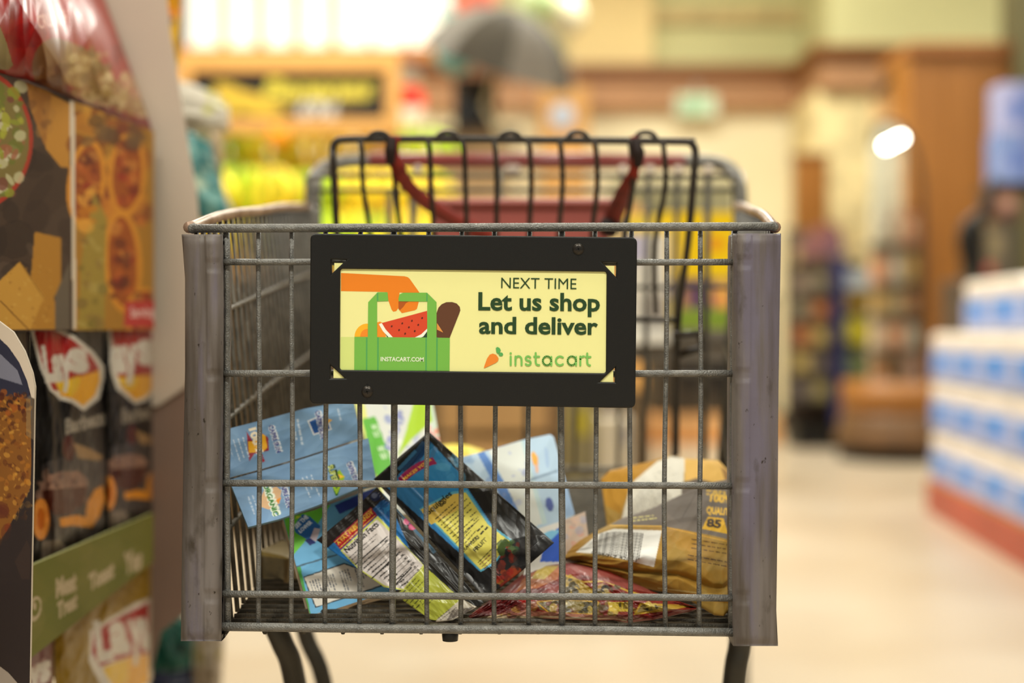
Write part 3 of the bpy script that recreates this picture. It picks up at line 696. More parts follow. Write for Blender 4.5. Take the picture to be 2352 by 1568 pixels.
# ---- green striped carton behind
cv = Canvas(800, 900, 1040, 1130, (214, 216, 210), 1.5)
cv.blobs(880, 900, 970, 1100, 34, (4, 12), [(110, 120, 190), (170, 176, 214), (236, 236, 232), (150, 160, 200)], .6, 3)
cv.poly([(805, 900), (836, 920), (880, 1130), (860, 1130)], (220, 222, 130)); cv.blobs(826, 1010, 860, 1110, 14, (3, 8), [(226, 214, 60), (110, 130, 40), (200, 200, 160)], .8)
cv.poly([(832, 962), (862, 956), (900, 1060), (902, 1110), (872, 1100), (860, 1085)], (96, 176, 62))
for a, b, h in ((868 - 14, 976, 9), (858, 992, 7), (868, 1026, 9), (874, 1042, 7)): cv.lines((a, b), (a + 6, b + 12), (5, -1), 3, 3.4, (222, 236, 210), word=9, frac=(.9, 1))
cv.poly([(956, 900), (1010, 900), (1000, 960), (944, 1010), (912, 1050), (930, 1000)], (170, 206, 50)); cv.poly([(985, 900), (1000, 900), (1030, 1040), (1000, 1020)], (196, 214, 200)); cv.blobs(985, 960, 1012, 1010, 6, (5, 9), [(220, 96, 96), (226, 130, 110)], .8)
cv.text('FRUIT', (902, 1035), (930, 950), 20, (126, 130, 196), .02)
pl = Plane(at(815, 925, 1.44), at(1005, 935, 1.46), at(870, 1120, 1.40))
sheet('fruit_snack_carton', cv, [(806, 900), (870, 895), (990, 900)], [(890, 1180), (950, 1180), (1040, 1180)], pl, M_BOXP, .05, lambda u, v: .001 * vnoise(u, v, 9, 3, 1.2), cell=2.4, side=(206, 200, 180),
      label='white carton with a green stripe behind the two black candy bags', cat='carton')
# ---- yellow item
cv = Canvas(1000, 1000, 1140, 1100, (232, 212, 40), 1); cv.poly([(1000, 1030), (1140, 1040), (1140, 1100), (1000, 1100)], (216, 190, 24))
pl = Plane(at(1020, 1050, 1.56), at(1115, 1050, 1.56), at(1020, 1022, 1.60))
sheet('yellow_packet', cv, [(1012, 1022), (1040, 1019), (1075, 1022), (1112, 1034)], [(1012, 1180), (1040, 1185), (1075, 1185), (1150, 1180)], pl, M_MATTE, .02, None, True, 3, label='plain yellow packet behind the light blue water flavour carton', cat='packet')
# ---- light blue carton in the middle
cv = Canvas(1040, 980, 1340, 1240, (176, 200, 222), 1.5)
cv.blobs(1060, 1000, 1160, 1120, 26, (5, 18), [(130, 160, 200), (190, 206, 220), (110, 140, 196)], .5, 3)
cv.poly([(1096, 1040), (1112, 1036), (1160, 1110), (1240, 1225), (1215, 1220), (1150, 1140)], (92, 132, 196)); cv.poly([(1122, 1034), (1196, 1012), (1226, 1110), (1246, 1202), (1212, 1216), (1160, 1110)], (214, 218, 214))
cv.blobs(1150, 1040, 1210, 1180, 12, (4, 10), [(150, 160, 204), (176, 184, 214)], .6, 3); cv.poly([(1196, 1012), (1202, 1010), (1256, 1200), (1246, 1206)], (190, 212, 216))
cv.poly([(1204, 1104), (1280, 1078), (1281, 1083), (1205, 1109)], (128, 148, 170)); cv.poly(ell(1228, 1054, 7, 18, 14, -.25), (232, 168, 80)); cv.poly(ell(1233, 1075, 4, 12, 10, -.1), (222, 170, 140)); cv.poly(ell(1262, 1158, 9, 17, 12, -.2), (80, 96, 160)); cv.poly(ell(1256, 1050, 5, 26, 10, -.1), (150, 176, 214), .6)
cv.poly([(1282, 1076), (1300, 1080), (1322, 1180), (1290, 1190)], (158, 186, 222))
pl = Plane(at(1065, 1048, 1.36), at(1262, 1000, 1.41), at(1225, 1210, 1.34))
sheet('water_flavour_carton', cv, [(1050, 1052), (1120, 1034), (1200, 1010), (1264, 997), (1272, 1003)], [(1110, 1260), (1180, 1232), (1240, 1214), (1312, 1190), (1320, 1180)], pl, M_BOXP, .045, lambda u, v: .0008 * vnoise(u, v, 12, 3, 1.2), cell=2.2, side=(206, 190, 170),
      label='pale blue and white carton with an orange splash, leaning mid basket', cat='carton')
cv = Canvas(1180, 1140, 1380, 1300, (214, 212, 208), 1.5)
cv.poly([(1256, 1230), (1282, 1212), (1310, 1210), (1296, 1290), (1240, 1290)], (30, 84, 196)); cv.poly([(1236, 1232), (1262, 1218), (1290, 1216), (1270, 1236), (1250, 1250)], (120, 186, 222))
cv.poly([(1286, 1196), (1342, 1170), (1362, 1230), (1362, 1300), (1290, 1300)], (190, 168, 152)); cv.blobs(1294, 1186, 1350, 1250, 16, (4, 12), [(206, 170, 150), (170, 150, 140), (200, 140, 120), (160, 160, 180)], .6, 2.4)
pl = Plane(at(1230, 1225, 1.325), at(1340, 1178, 1.36), at(1240, 1290, 1.30))
sheet('snack_carton', cv, [(1222, 1218), (1290, 1196), (1344, 1174)], [(1190, 1385), (1270, 1385), (1366, 1350)], pl, M_BOXP, .03, lambda u, v: .0006 * vnoise(u, v, 14, 3, 1.2), cell=2.2, side=(190, 176, 160),
      label='white, blue and beige carton between the candy bag and the kraft bag', cat='carton')
# ---- small beige carton at back left
cv = Canvas(580, 1250, 690, 1370, (132, 122, 98), 1.5); cv.poly([(590, 1262), (660, 1278), (668, 1284), (596, 1276)], (190, 172, 112)); cv.blobs(606, 1290, 650, 1345, 12, (3, 9), [(112, 104, 88), (150, 140, 112)], .5)
cv.poly([(652, 1285), (668, 1283), (666, 1330), (652, 1350)], (116, 98, 70))
pl = Plane(at(598, 1275, 1.36), at(655, 1290, 1.345), at(600, 1330, 1.365))
sheet('small_beige_carton', cv, [(595, 1264), (650, 1276), (664, 1282)], [(598, 1331), (648, 1352), (660, 1342)], pl, M_BOXP, .03, None, cell=2, side=(150, 136, 104), label='small dull beige carton lying low behind the left cartons', cat='carton')

# ---- black candy bag B (right one, yellow label)
cv = Canvas(850, 980, 1290, 1370, BK, 2)
cv.poly([(985, 1010), (1052, 1082), (1068, 1112), (1160, 1250), (1100, 1290), (905, 1128), (915, 1118)], (46, 128, 186)); cv.poly([(890, 1120), (925, 1078), (960, 1118), (1000, 1150), (1130, 1300), (1100, 1310)], (52, 120, 176))
for k, (a, b) in enumerate((((985, 1012), (938, 1090)), ((975, 1015), (925, 1082)), ((1000, 1026), (985, 1070)), ((955, 1035), (915, 1078)))): cv.line(a, b, 14 - 2 * k, (30 + 14 * k, 60 + 26 * k, 110 + 26 * k), .8)
cv.blobs(1000, 1040, 1070, 1110, 12, (5, 18), [(96, 170, 214), (70, 150, 204)], .5, 3)
arc = [(919 + 80 * t, 1110 - 82 * t + 34 * t * t) for t in np.linspace(0, 1, 9)]
cv.poly([(x - 5, y - 12) for x, y in arc] + [(x + 5, y + 3) for x, y in arc[::-1]], (150, 30, 84)); cv.text('MAKES YOUR', (928, 1103), (992, 1056), 6.5, (232, 190, 60), .03)
cv.poly([(962, 1168), (1040, 1128), (1074, 1126), (1090, 1150), (1126, 1204), (1178, 1240), (1160, 1262), (1140, 1290), (1104, 1314), (1060, 1268), (1000, 1206)], (90, 164, 190))
cv.poly([(966, 1170), (1042, 1134), (1070, 1131), (1086, 1154), (1122, 1206), (1172, 1243), (1152, 1268), (1134, 1290), (1104, 1308), (1062, 1264), (1004, 1204)], (216, 206, 98)); cv.poly([(966, 1170), (1042, 1134), (1066, 1131), (1052, 1170), (990, 1205)], (214, 184, 86))
cv.text('Squiggles', (985, 1182), (1039, 1136), 13, (24, 22, 18), .025)
dv = (50, -44)
cv.lines((1000, 1192), (1050, 1148), (6.6, 6.8), 8, 2.3, (56, 50, 34), word=7, frac=(.6, 1.0)); cv.lines((1056, 1160), (1076, 1142), (8, 9), 5, 2.3, (56, 50, 34), word=6)
cv.line((1046, 1248), (1100, 1192), 1.6, (60, 54, 38)); cv.lines((1062, 1240), (1092, 1206), (6, 7), 3, 2.2, (56, 50, 34), word=7)
cv.text('CRAWLERS', (1062, 1270), (1102, 1234), 8, (30, 28, 20), .03); cv.text('FRUIT', (1092, 1268), (1120, 1240), 9, (30, 28, 20), .03); cv.lines((1096, 1220), (1116, 1200), (7, 7), 2, 3.4, (40, 36, 26), word=9)
cv.line((1098, 1292), (1152, 1238), 1.6, (60, 54, 38)); cv.lines((1102, 1296), (1146, 1254), (5, 5), 3, 2, (120, 60, 60), word=6)
cv.blobs(1150, 1250, 1190, 1330, 20, (6, 16), [(120, 40, 26), (150, 60, 30), (96, 34, 24)], .8, 2.5); cv.blobs(1150, 1240, 1186, 1276, 12, (5, 11), [(62, 86, 40), (40, 70, 40), (90, 110, 70)], .8, 2.2); cv.blobs(1140, 1310, 1180, 1345, 12, (5, 12), [(150, 36, 26), (120, 40, 30), (180, 110, 30)], .7, 2.4)
cv.poly([(1148, 1276), (1140, 1262), (1150, 1246), (1160, 1236), (1166, 1240), (1160, 1262), (1158, 1276)], (66, 84, 40)); cv.blobs(1180, 1225, 1250, 1300, 26, (5, 18), [(48, 44, 42), (22, 20, 20), (64, 60, 58)], .5, 3)
cv.blobs(1060, 1080, 1180, 1240, 1, (2, 3), [(40, 36, 34)], .5)
for k in range(10): cv.line((868 + k * 11.5, 1100 - k * 11.2), (1, 1), 0.1, (0, 0, 0), 0)
pl = Plane(at(985, 995, 1.288), at(862, 1100, 1.272), at(1150, 1350, 1.236))
def hB(u, v):
    crimp = np.where(v < .09, .0004 * np.sin(v * 900), 0) + np.where(v > .93, .0004 * np.sin(v * 900), 0)
    edge = np.clip((np.abs(u - .5) - .30) / .2, 0, 1)
    return .0015 * vnoise(u * .6, v, 21, 6, 1.5) * (0.35 + edge) + crimp + .0012 * np.exp(-((u - .28) / .02) ** 2)
sheet('candy_bag', cv, [(858, 1100), (920, 1046), (985, 991)], [(1118, 1378), (1140, 1356), (1200, 1310), (1273, 1246)], pl, M_FOIL, .006, hB, True, 1.3, back=(60, 56, 54),
      label='black and blue candy bag with a yellow text label, right of its twin', cat='candy bag')
# ---- black candy bag A (left one, nutrition facts)
cv = Canvas(710, 1100, 1130, 1440, (44, 38, 34), 2)
cv.poly([(745, 1262), (880, 1148), (912, 1160), (1010, 1300), (960, 1340), (860, 1370), (800, 1330)], (38, 104, 164)); cv.poly([(880, 1120), (905, 1110), (960, 1190), (1080, 1330), (1120, 1400), (1060, 1400), (950, 1280)], (34, 32, 30)); cv.blobs(850, 1140, 900, 1190, 12, (5, 14), [(50, 130, 190), (24, 70, 130)], .6)
cv.poly([(728, 1238), (866, 1120), (884, 1142), (748, 1262)], (36, 30, 27)); cv.poly(ell(862, 1140, 12, 11), (26, 34, 66)); cv.poly(ell(860, 1138, 7, 6), (90, 96, 120))
cv.line((882, 1130), (1000, 1268), 11, (60, 96, 122)); cv.blobs(920, 1180, 960, 1222, 5, (5, 10), [(204, 90, 130), (190, 70, 110)], .9); cv.line((986, 1240), (1008, 1262), 7, (190, 120, 120)); cv.line((1020, 1270), (1040, 1298), 8, (60, 110, 50)); cv.line((1040, 1290), (1060, 1312), 7, (170, 160, 150)); cv.line((1060, 1312), (1110, 1360), 6, (128, 50, 40))
cv.poly([(766, 1242), (852, 1164), (866, 1183), (782, 1262)], (150, 24, 54)); cv.poly([(775, 1247), (853, 1175), (858, 1183), (781, 1254)], (176, 36, 40)); cv.line((768, 1246), (853, 1168), 1.6, (226, 190, 80)); cv.line((780, 1258), (862, 1183), 1.6, (226, 190, 80))
cv.text('A FAT FREE CANDY', (777, 1252), (859, 1177), 8.5, (232, 190, 70), .03)
cv.poly([(782, 1264), (868, 1184), (976, 1300), (928, 1356), (880, 1348), (826, 1310)], (206, 210, 110)); cv.poly([(787, 1265), (866, 1192), (972, 1297), (926, 1352), (884, 1344), (830, 1308)], (212, 202, 198))
cv.text('Nutrition Facts', (797, 1270), (872, 1205), 13, (20, 18, 18), .03)
cv.lines((802, 1281), (876, 1216), (5.5, 5), 2, 1.9, (70, 66, 64), word=5, frac=(.7, 1))
for k in range(3): cv.line((816 + k * 36, 1296 + k * 34), (890 + k * 28, 1232 + k * 35), 2.6, (24, 22, 22))
for k in range(11): cv.line((824 + k * 9.4, 1302 + k * 4.6 + 2), (894 + k * 7.4, 1238 + k * 6.7), 1.1, (56, 52, 50)); cv.lines((826 + k * 9.4, 1300 + k * 4.6), (862 + k * 8.8, 1268 + k * 6), (1, 1), 1, 3.0, (60, 56, 54), word=5, frac=(.4, 1)); cv.lines((884 + k * 7.4, 1244 + k * 6.6), (892 + k * 7.4, 1237 + k * 6.6), (1, 1), 1, 3, (80, 76, 74), word=5)
cv.poly([(928, 1352), (976, 1300), (1060, 1376), (1002, 1424), (960, 1420), (900, 1370)], (172, 176, 66)); cv.lines((934, 1350), (962, 1320), (6, 6.4), 8, 1.8, (70, 72, 40), word=5, frac=(.6, 1)); cv.lines((912, 1376), (934, 1352), (7, 6), 6, 2.6, (60, 62, 36), word=14, frac=(.8, 1))
cv.poly([(1002, 1424), (1060, 1374), (1100, 1396), (1050, 1440), (1000, 1440)], (196, 186, 170))
for k in range(12): cv.line((1028 + k * 4.0, 1424 - k * 1.6), (1042 + k * 4.2, 1400 + k * -.6), 2.0 if k % 3 else 3, (110, 100, 92))
cv.lines((1006, 1420), (1052, 1384), (5, 4), 2, 1.6, (90, 84, 76), word=5)
pl = Plane(at(735, 1240, 1.262), at(866, 1122, 1.270), at(1000, 1422, 1.218))
def hA(u, v): return .0009 * vnoise(u * .6, v, 31, 6, 1.6) + np.where(v < .13, .0004 * np.sin(v * 700), 0) + .001 * np.exp(-((u - .8) / .02) ** 2)
sheet('candy_bag', cv, [(727, 1240), (800, 1180), (866, 1118)], [(996, 1428), (1040, 1424), (1112, 1384)], pl, M_FOIL, .005, hA, True, 1.3, back=(60, 56, 54),
      label='black candy bag showing its white nutrition facts panel, left of its twin', cat='candy bag')
# ---- kraft bags
KR = (160, 128, 60)
cv = Canvas(1370, 1040, 1720, 1240, KR, 1.5)
cv.poly([(1425, 1200), (1450, 1110), (1492, 1066), (1540, 1048), (1574, 1052), (1566, 1160), (1520, 1190), (1430, 1215)], (212, 208, 196)); cv.lines((1440, 1170), (1500, 1095), (6, 4), 12, 1.6, (140, 136, 128), word=8, frac=(.7, 1)); cv.lines((1500, 1090), (1560, 1066), (2, 8), 5, 1.5, (160, 156, 146), word=9)
cv.poly([(1572, 1052), (1680, 1060), (1680, 1110), (1572, 1104)], (214, 172, 92)); cv.poly([(1566, 1108), (1600, 1098), (1640, 1108), (1690, 1130), (1690, 1240), (1560, 1240)], (100, 90, 82))
cv.poly([(1380, 1100), (1400, 1080), (1500, 1056), (1520, 1050), (1450, 1110), (1424, 1180), (1390, 1160)], (168, 122, 36)); cv.poly([(1655, 1070), (1680, 1090), (1680, 1120), (1664, 1100)], (150, 112, 60))
pl = Plane(at(1400, 1100, 1.435), at(1680, 1080, 1.425), at(1420, 1345, 1.345))
sheet('kraft_snack_bag', cv, [(1380, 1100), (1400, 1080), (1490, 1060), (1535, 1046), (1575, 1052), (1650, 1056), (1682, 1090)], [(1410, 1340), (1440, 1345), (1500, 1345), (1560, 1345), (1620, 1345), (1664, 1345), (1678, 1340)], pl, M_PAPER, .02, lambda u, v: .003 * vnoise(u, v, 41, 5, 1.3), True, 2, back=(150, 110, 46),
      label='rear brown kraft bag with a large white label, behind the barcode bag', cat='snack bag')
cv = Canvas(1240, 1060, 1720, 1440, KR, 2)
cv.blobs(1260, 1200, 1700, 1430, 70, (14, 46), [(168, 122, 42), (184, 140, 60), (158, 116, 40)], .35, 2.5)
cv.poly([(1400, 1206), (1428, 1190), (1530, 1140), (1720, 1100), (1720, 1250), (1640, 1230), (1560, 1214), (1500, 1206)], (112, 102, 94)); cv.line((1400, 1206), (1520, 1208), 2.5, (222, 176, 70)); cv.line((1520, 1208), (1700, 1250), 2, (206, 156, 56))
cv.lines((1452, 1196), (1520, 1188), (1, -7), 2, 2.6, (206, 196, 120), word=9); cv.poly([(1500, 1150), (1560, 1120), (1620, 1090), (1720, 1070), (1720, 1180), (1560, 1200)], (104, 95, 88)); cv.line((1566, 1190), (1600, 1130), 2, (84, 76, 70)); cv.lines((1622, 1126), (1690, 1132), (0, 8), 2, 4, (190, 156, 70))
cv.text('85', (1622, 1206), (1664, 1214), 17, (60, 50, 40), .05); cv.poly([(1612, 1214), (1626, 1186), (1662, 1190), (1672, 1226)], (216, 170, 52)); cv.text('85', (1622, 1208), (1656, 1212), 17, (70, 56, 44), .05)
cv.text('100%', (1630, 1150), (1680, 1156), 16, (212, 170, 66), .05); cv.text('QUALITY', (1622, 1178), (1684, 1184), 15, (212, 170, 66), .05); cv.text('ALL', (1634, 1134), (1672, 1140), 10, (190, 156, 70), .04)
cv.poly([(1322, 1268), (1374, 1226), (1410, 1214), (1520, 1218), (1502, 1302), (1440, 1286), (1380, 1272)], (226, 224, 218))
for k in range(24):
    x = 1380 + k * 4.2; cv.line((x, 1220 + abs(k - 10) * .3), (x - 10, 1272 + k * .55), 1.2 + 1.8 * RNG.rand(), (66, 62, 58))
cv.text('0 86012 42051', (1358, 1272), (1462, 1290), 7, (70, 66, 60), .02)
for k in range(5): cv.lines((1588 - (k > 2) * 8, 1238 + k * 10 + (k > 2) * 6), (1690, 1254 + k * 10 + (k > 2) * 10), (0, 1), 1, 2.2, (88, 62, 30), word=11, frac=(.95, 1))
cv.poly([(1262, 1290), (1330, 1284), (1480, 1330), (1560, 1356), (1700, 1376), (1700, 1390), (1540, 1366), (1450, 1340), (1270, 1300)], (148, 104, 34)); cv.line((1510, 1350), (1690, 1372), 3, (206, 186, 130), .7)
pl = Plane(at(1265, 1280, 1.335), at(1680, 1200, 1.30), at(1640, 1405, 1.224))
def hK(u, v): return .0022 * vnoise(u, v * .7, 51, 6, 1.2) + .005 * np.exp(-((v - .5 - .2 * u) / .12) ** 2) - .004 * np.exp(-((v - .80) / .03) ** 2)
sheet('kraft_snack_bag', cv, [(1264, 1277), (1330, 1240), (1420, 1193), (1500, 1166), (1580, 1128), (1640, 1106), (1686, 1098)], [(1268, 1296), (1330, 1300), (1450, 1342), (1560, 1362), (1640, 1412), (1662, 1414), (1682, 1392)], pl, M_PAPER, .022, hK, True, 1.6, back=(150, 110, 46),
      label='front brown kraft bag with a white barcode sticker, at the right bumper', cat='snack bag')
# ---- red and gold foil bag along the bottom
cv = Canvas(1060, 1280, 1640, 1440, (140, 34, 28), 2)
cv.blobs(1080, 1290, 1600, 1430, 60, (8, 30), [(120, 24, 22), (160, 50, 36), (176, 62, 50)], .5, 3)
def ribbon2(pts, wd, col): [cv.line(pts[i], pts[i + 1], wd, col) for i in range(len(pts) - 1)]
cv.poly([(1200, 1330), (1240, 1306), (1290, 1302), (1280, 1330), (1230, 1352), (1180, 1370)], (196, 104, 30)); cv.poly([(1240, 1300), (1285, 1298), (1250, 1330), (1220, 1328)], (222, 190, 60))
cv.poly([(1290, 1330), (1310, 1318), (1360, 1352), (1400, 1360), (1440, 1374), (1300, 1372)], (196, 160, 60)); cv.blobs(1294, 1326, 1330, 1365, 14, (5, 11), [(60, 52, 36), (110, 92, 50), (200, 170, 80)], .8, 2.5)
ribbon2([(1296, 1320), (1340, 1336), (1390, 1334), (1440, 1356), (1500, 1374)], 4, (222, 180, 60)); cv.blobs(1370, 1345, 1430, 1372, 12, (4, 11), [(80, 70, 40), (190, 160, 70), (50, 44, 34)], .8, 2.6)
cv.poly([(1300, 1300), (1340, 1296), (1480, 1346), (1500, 1362), (1440, 1350), (1350, 1324)], (172, 84, 76))
cv.poly([(1232, 1384), (1300, 1374), (1380, 1384), (1370, 1412), (1280, 1408), (1240, 1400)], (110, 96, 54)); cv.blobs(1250, 1380, 1420, 1410, 40, (5, 16), [(70, 62, 42), (206, 176, 74), (150, 130, 60), (96, 84, 48), (120, 44, 34)], .8, 3)
ribbon2([(1232, 1382), (1290, 1376), (1376, 1382), (1360, 1410), (1260, 1406), (1234, 1384)], 3, (214, 168, 50))
cv.poly([(1396, 1382), (1440, 1382), (1448, 1404), (1400, 1404)], (222, 190, 60)); cv.blobs(1420, 1384, 1460, 1402, 10, (4, 9), [(60, 54, 36), (180, 150, 60)], .8)
cv.poly([(1455, 1412), (1470, 1384), (1560, 1388), (1590, 1392), (1520, 1404)], (214, 170, 54)); cv.poly([(1462, 1406), (1474, 1388), (1530, 1392), (1500, 1402)], (150, 128, 70)); cv.blobs(1476, 1388, 1520, 1400, 10, (3, 9), [(70, 60, 40), (230, 206, 90)], .8)
cv.poly([(1130, 1400), (1250, 1404), (1500, 1420), (1400, 1428), (1100, 1422)], (176, 110, 86)); cv.poly([(1080, 1420), (1130, 1410), (1250, 1416), (1240, 1424), (1100, 1426)], (206, 180, 140)); cv.blobs(1150, 1380, 1230, 1410, 24, (4, 14), [(150, 84, 72), (120, 50, 44), (186, 130, 110), (196, 150, 60)], .7, 2.5)
cv.line((1240, 1415), (1440, 1424), 4, (222, 196, 160)); cv.poly([(1080, 1420), (1200, 1352), (1260, 1350), (1150, 1410)], (104, 20, 20)); cv.poly([(1180, 1372), (1250, 1362), (1290, 1366), (1200, 1384)], (176, 22, 20))
cv.a *= .80
pl = Plane(at(1090, 1415, 1.232), at(1600, 1402, 1.222), at(1300, 1300, 1.30))
def hF(u, v): return .0026 * vnoise(u * 1.3, v * .8, 61, 7, 1.8, 1.6) * (0.5 + .5 * np.sin(v * PI))
sheet('foil_snack_bag', cv, [(1076, 1414), (1140, 1366), (1200, 1318), (1250, 1298), (1310, 1292), (1400, 1312), (1500, 1358), (1598, 1394)], [(1080, 1421), (1140, 1421), (1240, 1421), (1330, 1423), (1410, 1421), (1440, 1427), (1500, 1420), (1602, 1398)], pl, M_MATTE, .012, hF, True, 1.4, back=(120, 60, 50),
      label='crumpled red and gold foil snack bag lying along the basket front', cat='snack bag')

# =================================================================== CARDBOARD SNACK DISPLAY AT LEFT
disp = empty('snack_display', (-0.55, 1.55, 0), 'cardboard snack display with printed panels, left of the cart', 'display stand')
DP = Plane(Vector((-.4215, 1.286, .75)), Vector((-.4045, 1.765, .75)), Vector((-.4215, 1.286, 1.0)))
def DPo(h): return Plane(DP.o + DP.n * h, DP.o + DP.n * h + DP.u, DP.o + DP.n * h + Vector((0, 0, 1)))
# printed header tray front (food picture)
cv = Canvas(-260, 30, 360, 770, (74, 58, 48), 1.2)
cv.blobs(-260, 200, 160, 760, 60, (20, 60), [(60, 46, 40), (90, 74, 62), (48, 38, 34), (104, 88, 74)], .4, 3)
cv.poly([(60, 190), (110, 210), (160, 238), (160, 390), (100, 330), (70, 250)], (160, 106, 50)); cv.poly([(118, 218), (160, 238), (160, 384), (140, 384), (104, 340)], (190, 134, 58)); cv.blobs(70, 200, 112, 300, 12, (6, 20), [(120, 80, 46), (176, 124, 60)], .5, 3)
for r_, c_ in ((1.0, (168, 60, 44)), (.94, (126, 110, 62))): cv.poly(ell(-70, 320, 146 * r_, 168 * r_, 40), c_)
cv.blobs(-180, 190, 50, 450, 150, (6, 20), [(142, 150, 50), (196, 190, 150), (160, 96, 70), (110, 116, 50), (206, 200, 170), (120, 70, 60), (170, 170, 60)], .8, 3)
cv.poly([(80, 532), (140, 546), (140, 660), (125, 680), (128, 757), (60, 757)], (176, 124, 50)); cv.poly([(-60, 700), (46, 600), (102, 680), (70, 757), (-60, 757)], (196, 146, 64)); cv.line((46, 602), (100, 682), 2, (140, 96, 40)); cv.line((0, 690), (66, 757), 3, (130, 88, 38)); cv.blobs(10, 610, 130, 750, 50, (2, 5), [(210, 166, 84), (160, 112, 48)], .5)
cv.poly([(126, 680), (160, 600), (160, 757), (126, 757)], (104, 92, 78))
cv.poly([(160, 230), (360, 290), (360, 760), (168, 760)], (168, 120, 50))
cv.blobs(175, 250, 240, 520, 26, (12, 34), [(196, 132, 50), (130, 72, 34), (206, 150, 60), (110, 66, 40)], .7, 2)
cv.blobs(240, 280, 330, 520, 26, (12, 40), [(206, 134, 52), (150, 80, 44), (196, 110, 50), (122, 62, 44)], .65, 2.2)
for (ex_, ey_, eh_, er_) in ((292, 400, 96, .06), (282, 600, 120, -.05), (198, 420, 100, .12), (330, 720, 60, .1)):
    cv.poly(ell(ex_, ey_, 44, eh_, 26, er_), (210, 140, 52)); cv.poly(ell(ex_, ey_, 33, eh_ * .86, 26, er_), (158, 84, 40)); cv.blobs(ex_ - 22, ey_ - eh_ * .7, ex_ + 22, ey_ + eh_ * .7, 26, (6, 18), [(120, 52, 38), (186, 96, 48), (96, 48, 38), (206, 140, 66), (150, 50, 40)], .6, 2)
cv.blobs(180, 270, 345, 330, 10, (10, 26), [(84, 60, 42), (110, 84, 60)], .6, 2)
cv.poly([(216, 440), (244, 500), (240, 757), (180, 757), (186, 600)], (156, 134, 62), .9); cv.blobs(185, 520, 240, 750, 26, (5, 16), [(176, 154, 84), (120, 104, 50), (140, 110, 60)], .6, 3); cv.blobs(180, 430, 216, 520, 8, (10, 22), [(196, 126, 44), (226, 164, 70)], .7)
cv.poly([(345, 290), (360, 290), (360, 760), (345, 760)], (172, 136, 84), .6)
cv.poly([(160, 230), (171, 233), (175, 757), (168, 757)], (214, 198, 176)); cv.poly([(289, 692), (360, 690), (360, 752), (284, 750)], (186, 66, 60)); cv.text('Serving', (300, 728), (356, 726), 22, (226, 190, 182), .03)
hp = sheet('header_panel', cv, [(-255, 68), (0, 166), (354, 302)], [(-255, 762), (0, 760), (354, 757)], DP, M_DISP, .006, None, cell=2.4, parent=disp, side=(206, 196, 184))
hp['label'] = 'printed panel of crackers and toast'
# side wing, shelf boards, back and core
def wingpoly(pts, Y, th, m, name):
    A = [at(x, y, Y) for x, y in pts]; n = len(A); V = A + [p + Vector((0, th, 0)) for p in A]
    return put(name, V, [tuple(range(n))[::-1], tuple(range(n, 2 * n))] + [(i, (i + 1) % n, n + (i + 1) % n, n + i) for i in range(n)], m, disp, False)
M_WING = mat('white_cardboard', (194, 178, 160), 0.6, 0, 0.03, 3)
wingpoly([(60, -260), (379, -260), (382, 0), (390, 80), (403, 150), (420, 260), (436, 360), (450, 440), (457, 520), (462, 640), (460, 840), (420, 893), (362, 932), (60, 950)], 1.80, .006, M_WING, 'side_wing')
wingpoly([(60, 950), (362, 932), (420, 893), (460, 842), (462, 1180), (430, 1405), (368, 1452), (340, 1560), (60, 1560)], 1.806, .006, mat('dark_lower_board', (128, 104, 90), 0.7, 0, 0.05, 3), 'lower_side_panel')  # lower part of the wing, darker grey-brown than the part above
MB().box(-.74, -.425, 1.0, 1.79, .05, .09).done('base_board', M_WING, disp)
MB().box(-.74, -.43, 1.0, 1.79, .535, .548).done('shelf_board', M_WING, disp)
MB().box(-.745, -.738, .98, 1.80, 0, 1.5).done('back_panel', M_WING, disp)
MB().box(-.738, -.43, 1.0, 1.79, .956, .964).done('tray_floor', M_WING, disp)
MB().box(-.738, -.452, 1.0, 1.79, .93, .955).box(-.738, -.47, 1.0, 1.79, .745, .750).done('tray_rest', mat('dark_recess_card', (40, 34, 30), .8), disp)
# green shelf banner
cv = Canvas(-260, 1120, 380, 1700, (104, 102, 44), 1.4)
cv.blobs(60, 1180, 360, 1500, 40, (20, 60), [(112, 108, 52), (96, 98, 40), (120, 112, 60)], .35, 2)
HC = (172, 154, 124)
cv.text('Meat', (128, 1372), (176, 1352), 40, HC, .06, up=(0, -1)); cv.text('Treat', (132, 1420), (178, 1392), 34, HC, .06, up=(0, -1)); cv.text('Toast', (204, 1356), (262, 1322), 34, HC, .07, up=(0, -1)); cv.text('Yes', (284, 1318), (326, 1302), 44, HC, .07, up=(0, -1))
cv.poly(ell(80, 1398, 15, 30, 20, .2), HC); cv.poly(ell(82, 1396, 9, 20, 20, .2), (104, 102, 44)); cv.poly(ell(80, 1392, 4, 9, 12), HC)
gb = sheet('shelf_banner', cv, [(-255, 1442), (70, 1300), (352, 1178)], [(-255, 1772), (70, 1512), (352, 1290)], DPo(.004), M_DISP, .004, None, cell=2.4, parent=disp, side=(150, 150, 100))
gb['label'] = 'olive green shelf banner with white lettering'
